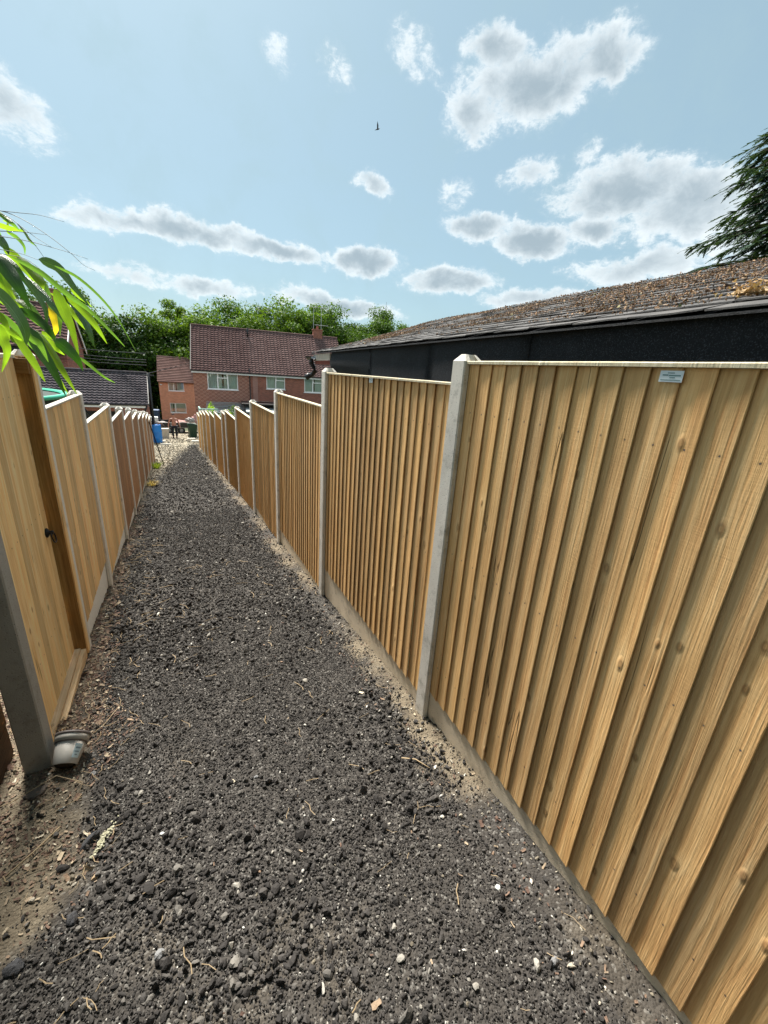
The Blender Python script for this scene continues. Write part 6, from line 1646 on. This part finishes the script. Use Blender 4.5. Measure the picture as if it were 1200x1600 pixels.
TWIGS=[
[[-0.466, 1.99, 0.421], [-0.439, 1.976, 0.422], [-0.383, 1.946, 0.42], [-0.324, 1.914, 0.417], [-0.256, 1.873, 0.402]],
[[-0.466, 1.991, 0.424], [-0.425, 1.968, 0.42], [-0.372, 1.932, 0.399], [-0.307, 1.882, 0.357], [-0.247, 1.832, 0.308], [-0.213, 1.801, 0.274], [-0.181, 1.779, 0.259]],
[[-0.457, 1.985, 0.42], [-0.413, 1.955, 0.403], [-0.374, 1.923, 0.372], [-0.335, 1.892, 0.343], [-0.296, 1.862, 0.319]],
[[-0.444, 1.955, 0.36], [-0.398, 1.932, 0.362], [-0.352, 1.908, 0.361], [-0.311, 1.885, 0.358]],
[[-0.464, 1.96, 0.344], [-0.418, 1.935, 0.342], [-0.355, 1.898, 0.333], [-0.31, 1.871, 0.323], [-0.256, 1.837, 0.31], [-0.198, 1.8, 0.292]],
[[-0.468, 1.948, 0.307], [-0.422, 1.921, 0.3], [-0.382, 1.897, 0.293], [-0.341, 1.871, 0.279]],
[[-0.391, 1.937, 0.385], [-0.367, 1.912, 0.353], [-0.338, 1.881, 0.311], [-0.319, 1.858, 0.278]],
[[-0.478, 1.947, 0.291], [-0.423, 1.917, 0.288], [-0.369, 1.884, 0.275], [-0.301, 1.826, 0.216], [-0.251, 1.78, 0.166]],
[[-0.488, 1.915, 0.193], [-0.435, 1.878, 0.168], [-0.4, 1.834, 0.102], [-0.38, 1.811, 0.069], [-0.323, 1.768, 0.034]],
]
CANES=[[[-1.12, 2.549, 0.453], [-0.861, 2.411, 0.449], [-0.526, 2.245, 0.475]],[[-1.198, 2.483, 0.172], [-0.931, 2.375, 0.257], [-0.54, 2.196, 0.329]]]

M['bam_d'] = leafmat('bamboo_dark', (0.022, 0.070, 0.006), (0.045, 0.115, 0.012), 0.30, 0.38, 3, tcol=(0.05, 0.16, 0.01), veins=True, hue=False)
M['bam_s'] = leafmat('bamboo_sheen', (0.080, 0.155, 0.055), (0.14, 0.24, 0.10), 0.15, 0.24, 3, tcol=(0.08, 0.2, 0.03), veins=True, hue=False)
M['bam_b'] = leafmat('bamboo_bright', (0.10, 0.22, 0.03), (0.17, 0.32, 0.05), 0.45, 0.38, 3, tcol=(0.22, 0.46, 0.04), veins=True, hue=False)
M['bam_y'] = leafmat('bamboo_backlit', (0.12, 0.23, 0.015), (0.20, 0.33, 0.03), 0.62, 0.42, 3, tcol=(0.30, 0.52, 0.02), veins=True, hue=False)
M['bam_o'] = leafmat('bamboo_yellowed', (0.40, 0.34, 0.02), (0.55, 0.44, 0.03), 0.55, 0.5, 3, tcol=(0.80, 0.62, 0.02), veins=True, hue=False)
M['cane'] = simple('bamboo_cane', (0.16, 0.17, 0.07), 0.5, var=0.3)
M['twigdark'] = simple('bamboo_twig', (0.06, 0.065, 0.045), 0.6)
def catmull(P, n):
    P = [Vector(p) for p in P]; P = [P[0]*2-P[1]]+P+[P[-1]*2-P[-2]]; out = []
    m_ = len(P)-3
    for i in range(n+1):
        u = i/n*m_; k = min(int(u), m_-1); f = u-k; a, b, c, d = P[k:k+4]
        out.append(0.5*((2*b)+(c-a)*f+(2*a-5*b+4*c-d)*f*f+(3*b-a-3*c+d)*f*f*f))
    return out
BP = thing('bamboo_plant', 'bamboo with long arching leaves hanging in over the left fence', 'bamboo', (-1.28, 2.62, -2.05))
bo0 = BP.location
rb = random.Random(3)
def bleaf(pts, w, colr, roll):
    L_ = catmull(pts, 14); c_ = L_[0]; vs = []; uv = []
    for i, p in enumerate(L_):
        f = i/14
        t_ = (L_[min(i+1, 14)]-L_[max(i-1, 0)]).normalized()
        view = p.normalized()
        s_ = t_.cross(view)
        s_ = s_.normalized() if s_.length > 1e-4 else Vector((1, 0, 0))
        s_ = Matrix.Rotation(roll+0.5*sin(2.2*f+roll*3), 3, t_) @ s_
        nrm = s_.cross(t_)
        ww = w*0.5*(min(1, (f/0.16))**0.6)*(1-max(0, (f-.30)/.70)**1.7)+0.0006
        fold = 0.35*ww
        for q in (-1, -.5, 0, .5, 1):
            wv_ = 0.04*ww*sin(f*19+q*3)
            vs.append(p-c_+s_*ww*q*1.08-nrm*(fold*(1-abs(q)))+nrm*wv_); uv.append((q*.5+.5, f))
    fs = [(5*i+j, 5*i+j+1, 5*i+j+6, 5*i+j+5) for i in range(14) for j in range(4)]
    me = bpy.data.meshes.new('leaf'); me.from_pydata([tuple(v) for v in vs], [], fs); me.materials.append(M['bam_'+colr])
    ul = me.uv_layers.new(name='UVMap')
    for lp in me.loops: ul.data[lp.index].uv = uv[lp.vertex_index]
    for p in me.polygons: p.use_smooth = True
    o = link('leaf', me, BP, c_-bo0)
    if colr == 'o': o['label'] = 'yellowed leaf'
    return o
for pts, w, colr in LEAVES: bleaf(pts, w*0.80, colr, rb.uniform(-.45, .45))
for i, (pts, w, colr) in enumerate(LEAVES):      # a second, farther layer of the same foliage
    if i in (1, 9, 16, 20): continue
    o_ = Vector((rb.uniform(-.16, -.05), rb.uniform(.10, .26), rb.uniform(-.01, .05)))
    s_ = rb.uniform(.8, 1.1); p0 = Vector(pts[0])
    bleaf([p0+o_+(Vector(p)-p0)*s_+Vector((rb.uniform(-.01, .01), 0, rb.uniform(-.01, .01))) for p in pts], w*.72, rb.choice('dyybs'), rb.uniform(-.6, .6))
for i in range(26):      # more leaves of the same plant farther out of the frame
    x, y, z = rb.uniform(-.95, -.52), rb.uniform(1.5, 2.5), rb.uniform(.05, .62)
    d = Vector((rb.uniform(.0, .12), rb.uniform(-.12, .05), rb.uniform(-.2, -.08)))
    p0 = Vector((x, y, z)); bleaf([p0, p0+d*.4+Vector((0, 0, .02)), p0+d*.8, p0+d*1.1+Vector((0, 0, -.03))], rb.uniform(.02, .034), rb.choice('dsbyd'), rb.uniform(-.6, .6))
for t_ in TWIGS:
    L_ = catmull(t_, 16); c_ = L_[0]; mb = MB(); mb.tube([p-c_ for p in L_], [0.0013*(1-.6*i/16) for i in range(17)], 5); mb.build('twig', M['twigdark'], BP, smooth=True, loc=c_-bo0)
for j, t_ in enumerate(CANES):
    base = Vector((-1.30-.1*j, 2.66+.1*j, -2.1)); P_ = [base, base+Vector((0, 0, 1.0)), base+Vector((.02, 0, 1.9))]+[Vector(p)+Vector((0, 0, .05)) for p in t_]
    L_ = catmull(P_, 30); mb = MB(); mb.tube([p-base for p in L_], [0.010-.0075*i/30 for i in range(31)], 8)
    mb.build('cane', M['cane'], BP, smooth=True, loc=base-bo0)

# ------------------------------------------------------------------ the man walking up
M['skin'] = simple('sunburnt_skin', (0.42, 0.20, 0.145), 0.55, var=0.08, scale=12)
M['trousers'] = simple('dark_trousers', (0.012, 0.013, 0.020), 0.85, var=0.3, scale=12)
M['shoe'] = simple('dark_shoes', (0.03, 0.025, 0.022), 0.6)
M['hair'] = simple('dark_hair', (0.02, 0.014, 0.010), 0.8, var=0.3, scale=60, bmp=0.003)
PM = thing('person', 'shirtless man in dark trousers walking up the path between the barrel and the green bin', 'person', (0.092, 34.46, float(gz(34.46))), pi); PM.scale = (1.15, 1.1, 1.0)
def skinned(name, J, E_, R_, root, mat, parent, sub=2, smooth=1.0):
    me = bpy.data.meshes.new(name+'_cage'); me.from_pydata([tuple(j) for j in J], E_, []); me.update()
    o = bpy.data.objects.new(name+'_cage', me); C.objects.link(o)
    md = o.modifiers.new('skin', 'SKIN'); md.use_smooth_shade = True; md.branch_smoothing = 0.6
    sv = me.skin_vertices[0].data
    for i, r in enumerate(R_): sv[i].radius = r if isinstance(r, tuple) else (r, r); sv[i].use_root = (i == root)
    m2 = o.modifiers.new('subd', 'SUBSURF'); m2.levels = sub; m2.render_levels = sub
    dg = bpy.context.evaluated_depsgraph_get(); dg.update()
    nm = bpy.data.meshes.new_from_object(o.evaluated_get(dg)); nm.name = name
    bpy.data.objects.remove(o); nm.materials.clear(); nm.materials.append(mat)
    for p in nm.polygons: p.use_smooth = True
    return link(name, nm, parent)
# front of the figure is +Y in its own frame (it is turned to face the camera); left foot forward
J = [(0, 0, .95), (0, .01, 1.10), (0, .02, 1.25), (0, .0, 1.40), (0, 0, 1.49), (0, .02, 1.56), (0, .02, 1.66), (0, .015, 1.75),
     (-.10, 0, 1.42), (-.19, 0, 1.41), (-.27, -.02, 1.14), (-.33, .06, .90), (-.34, .09, .82),
     (.10, 0, 1.42), (.19, 0, 1.41), (.29, .0, 1.15), (.33, .10, .93), (.33, .14, .85),
     (-.09, 0, .88), (-.10, .08, .50), (-.10, -.05, .10), (-.10, .0, .05),
     (.09, 0, .88), (.11, .17, .52), (.10, .20, .12), (.10, .27, .06)]
E_ = [(0, 1), (1, 2), (2, 3), (3, 4), (4, 5), (5, 6), (6, 7), (3, 8), (8, 9), (9, 10), (10, 11), (11, 12), (3, 13), (13, 14), (14, 15), (15, 16), (16, 17), (0, 18), (18, 19), (19, 20), (20, 21), (0, 22), (22, 23), (23, 24), (24, 25)]
R_ = [(.155, .11), (.145, .105), (.165, .115), (.16, .11), (.06, .062), (.062, .072), (.078, .092), (.06, .07), (.08, .075), (.062, .062), (.045, .045), (.032, .032), (.028, .038), (.08, .075), (.062, .062), (.045, .045), (.032, .032), (.028, .038),
      (.09, .09), (.062, .062), (.042, .045), (.04, .04), (.09, .09), (.062, .062), (.042, .045), (.04, .04)]
skinned('body', J, E_, R_, 0, M['skin'], PM)
JT = [(0, 0, .94), (-.09, 0, .86), (-.10, .08, .50), (-.10, -.04, .12), (.09, 0, .86), (.11, .17, .52), (.10, .19, .14)]
skinned('trousers', JT, [(0, 1), (1, 2), (2, 3), (0, 4), (4, 5), (5, 6)], [(.172, .128), (.108, .108), (.082, .082), (.068, .07), (.108, .108), (.082, .082), (.068, .07)], 0, M['trousers'], PM)
for sx, y0 in ((-.10, -.06), (.10, .19)):
    bm = bmesh.new(); bmesh.ops.create_uvsphere(bm, u_segments=14, v_segments=8, radius=1)
    for v in bm.verts: v.co = Vector((v.co.x*.052*(1.1 if v.co.y > 0 else .9), v.co.y*.145+.05, max(v.co.z, -.75)*.06*(1.0-.35*max(0, v.co.y))+.05))
    me = bpy.data.meshes.new('shoe'); bm.to_mesh(me); bm.free(); me.materials.append(M['shoe']); link('shoe', me, PM, (sx, y0, 0 if sx < 0 else .01))
bm = bmesh.new(); bmesh.ops.create_icosphere(bm, subdivisions=3, radius=1)
for v in bm.verts:
    v.co = Vector((v.co.x*.086, v.co.y*.102-.008, v.co.z*.112))
bmesh.ops.delete(bm, geom=[v for v in bm.verts if v.co.z < -.01+.9*max(0, v.co.y)*.8 and v.co.y > -.02 or v.co.z < -.05], context='VERTS')
me = bpy.data.meshes.new('hair'); bm.to_mesh(me); bm.free(); me.materials.append(M['hair']); link('hair', me, PM, (0, .01, 1.70))
mb = MB(); mb.add([(-.013, .088, 1.655), (.013, .088, 1.655), (0, .088, 1.70), (0, .118, 1.662)], [(0, 1, 3), (1, 2, 3), (2, 0, 3)]); mb.build('nose', M['skin'], PM)
for sx in (-1, 1):
    mb = MB(); mb.lathe([(0, -.006), (.010, -.004), (.010, .004), (0, .006)], 8, M=Matrix.Translation((sx*.032, .098, 1.70)) @ Matrix.Rotation(pi/2, 4, 'X')); mb.build('eye', M['hair'], PM)
    mb = MB(); mb.lathe([(0, -.008), (.022, -.006), (.024, .006), (0, .008)], 10, M=Matrix.Translation((sx*.086, .012, 1.68)) @ Matrix.Rotation(pi/2, 4, 'Y')); mb.build('ear', M['skin'], PM)
    hx_, hy_, hz_ = (-.34, .10, .80) if sx < 0 else (.33, .15, .83)
    mb = MB(); mb.lathe([(0, .04), (.022, .03), (.030, 0), (.028, -.04), (0, -.05)], 10, M=Matrix.Translation((hx_, hy_, hz_)) @ Matrix.Diagonal((.55, 1.1, 1, 1)))
    for k, (dy, L) in enumerate(((-.026, .062), (-.009, .075), (.009, .072), (.025, .058))): mb.tube([(hx_, hy_+dy, hz_-.03), (hx_+.006*sx, hy_+dy*1.1+.004, hz_-.03-L*.55), (hx_-.004*sx, hy_+dy*1.1+.016, hz_-.03-L)], [.0095, .0085, .006], 6)
    mb.tube([(hx_, hy_+.03, hz_+.01), (hx_-.004*sx, hy_+.052, hz_-.02), (hx_-.008*sx, hy_+.058, hz_-.045)], [.011, .010, .007], 6)
    mb.build('hand', M['skin'], PM, smooth=True)

# bird high over the path
BD = thing('bird', 'tiny dark bird with raised wings high in the open sky', 'bird', (22.437, 50.0, 24.79)); BD.scale = (.7, .7, .7)
M['bird'] = simple('dark_feathers', (0.03, 0.03, 0.035), 0.8)
mb = MB(); mb.tube([(-.42, .1, -.20), (-.20, .04, -.08), (0, 0, 0), (.16, -.03, .04), (.27, -.05, .05)], [.01, .06, .09, .06, .015], 10); mb.build('body', M['bird'], BD, smooth=True)
for (tip, mid) in (((-.08, .0, 1.0), (.03, .04, .55)), ((.62, .35, .42), (.30, .15, .24))):
    mb = MB(); mb.add([(-.10, 0, .03), (.12, 0, .04), (mid[0]+.10, mid[1], mid[2]), (tip[0], tip[1], tip[2]), (mid[0]-.14, mid[1], mid[2]-.02)], [(0, 1, 2, 4), (4, 2, 3)])
    mb.add([(-.10, .02, .02), (.12, .02, .03), (mid[0]+.10, mid[1]+.02, mid[2]-.01), (tip[0], tip[1]+.004, tip[2]), (mid[0]-.14, mid[1]+.02, mid[2]-.03)], [(4, 2, 1, 0), (3, 2, 4)])
    mb.build('wing', M['bird'], BD)
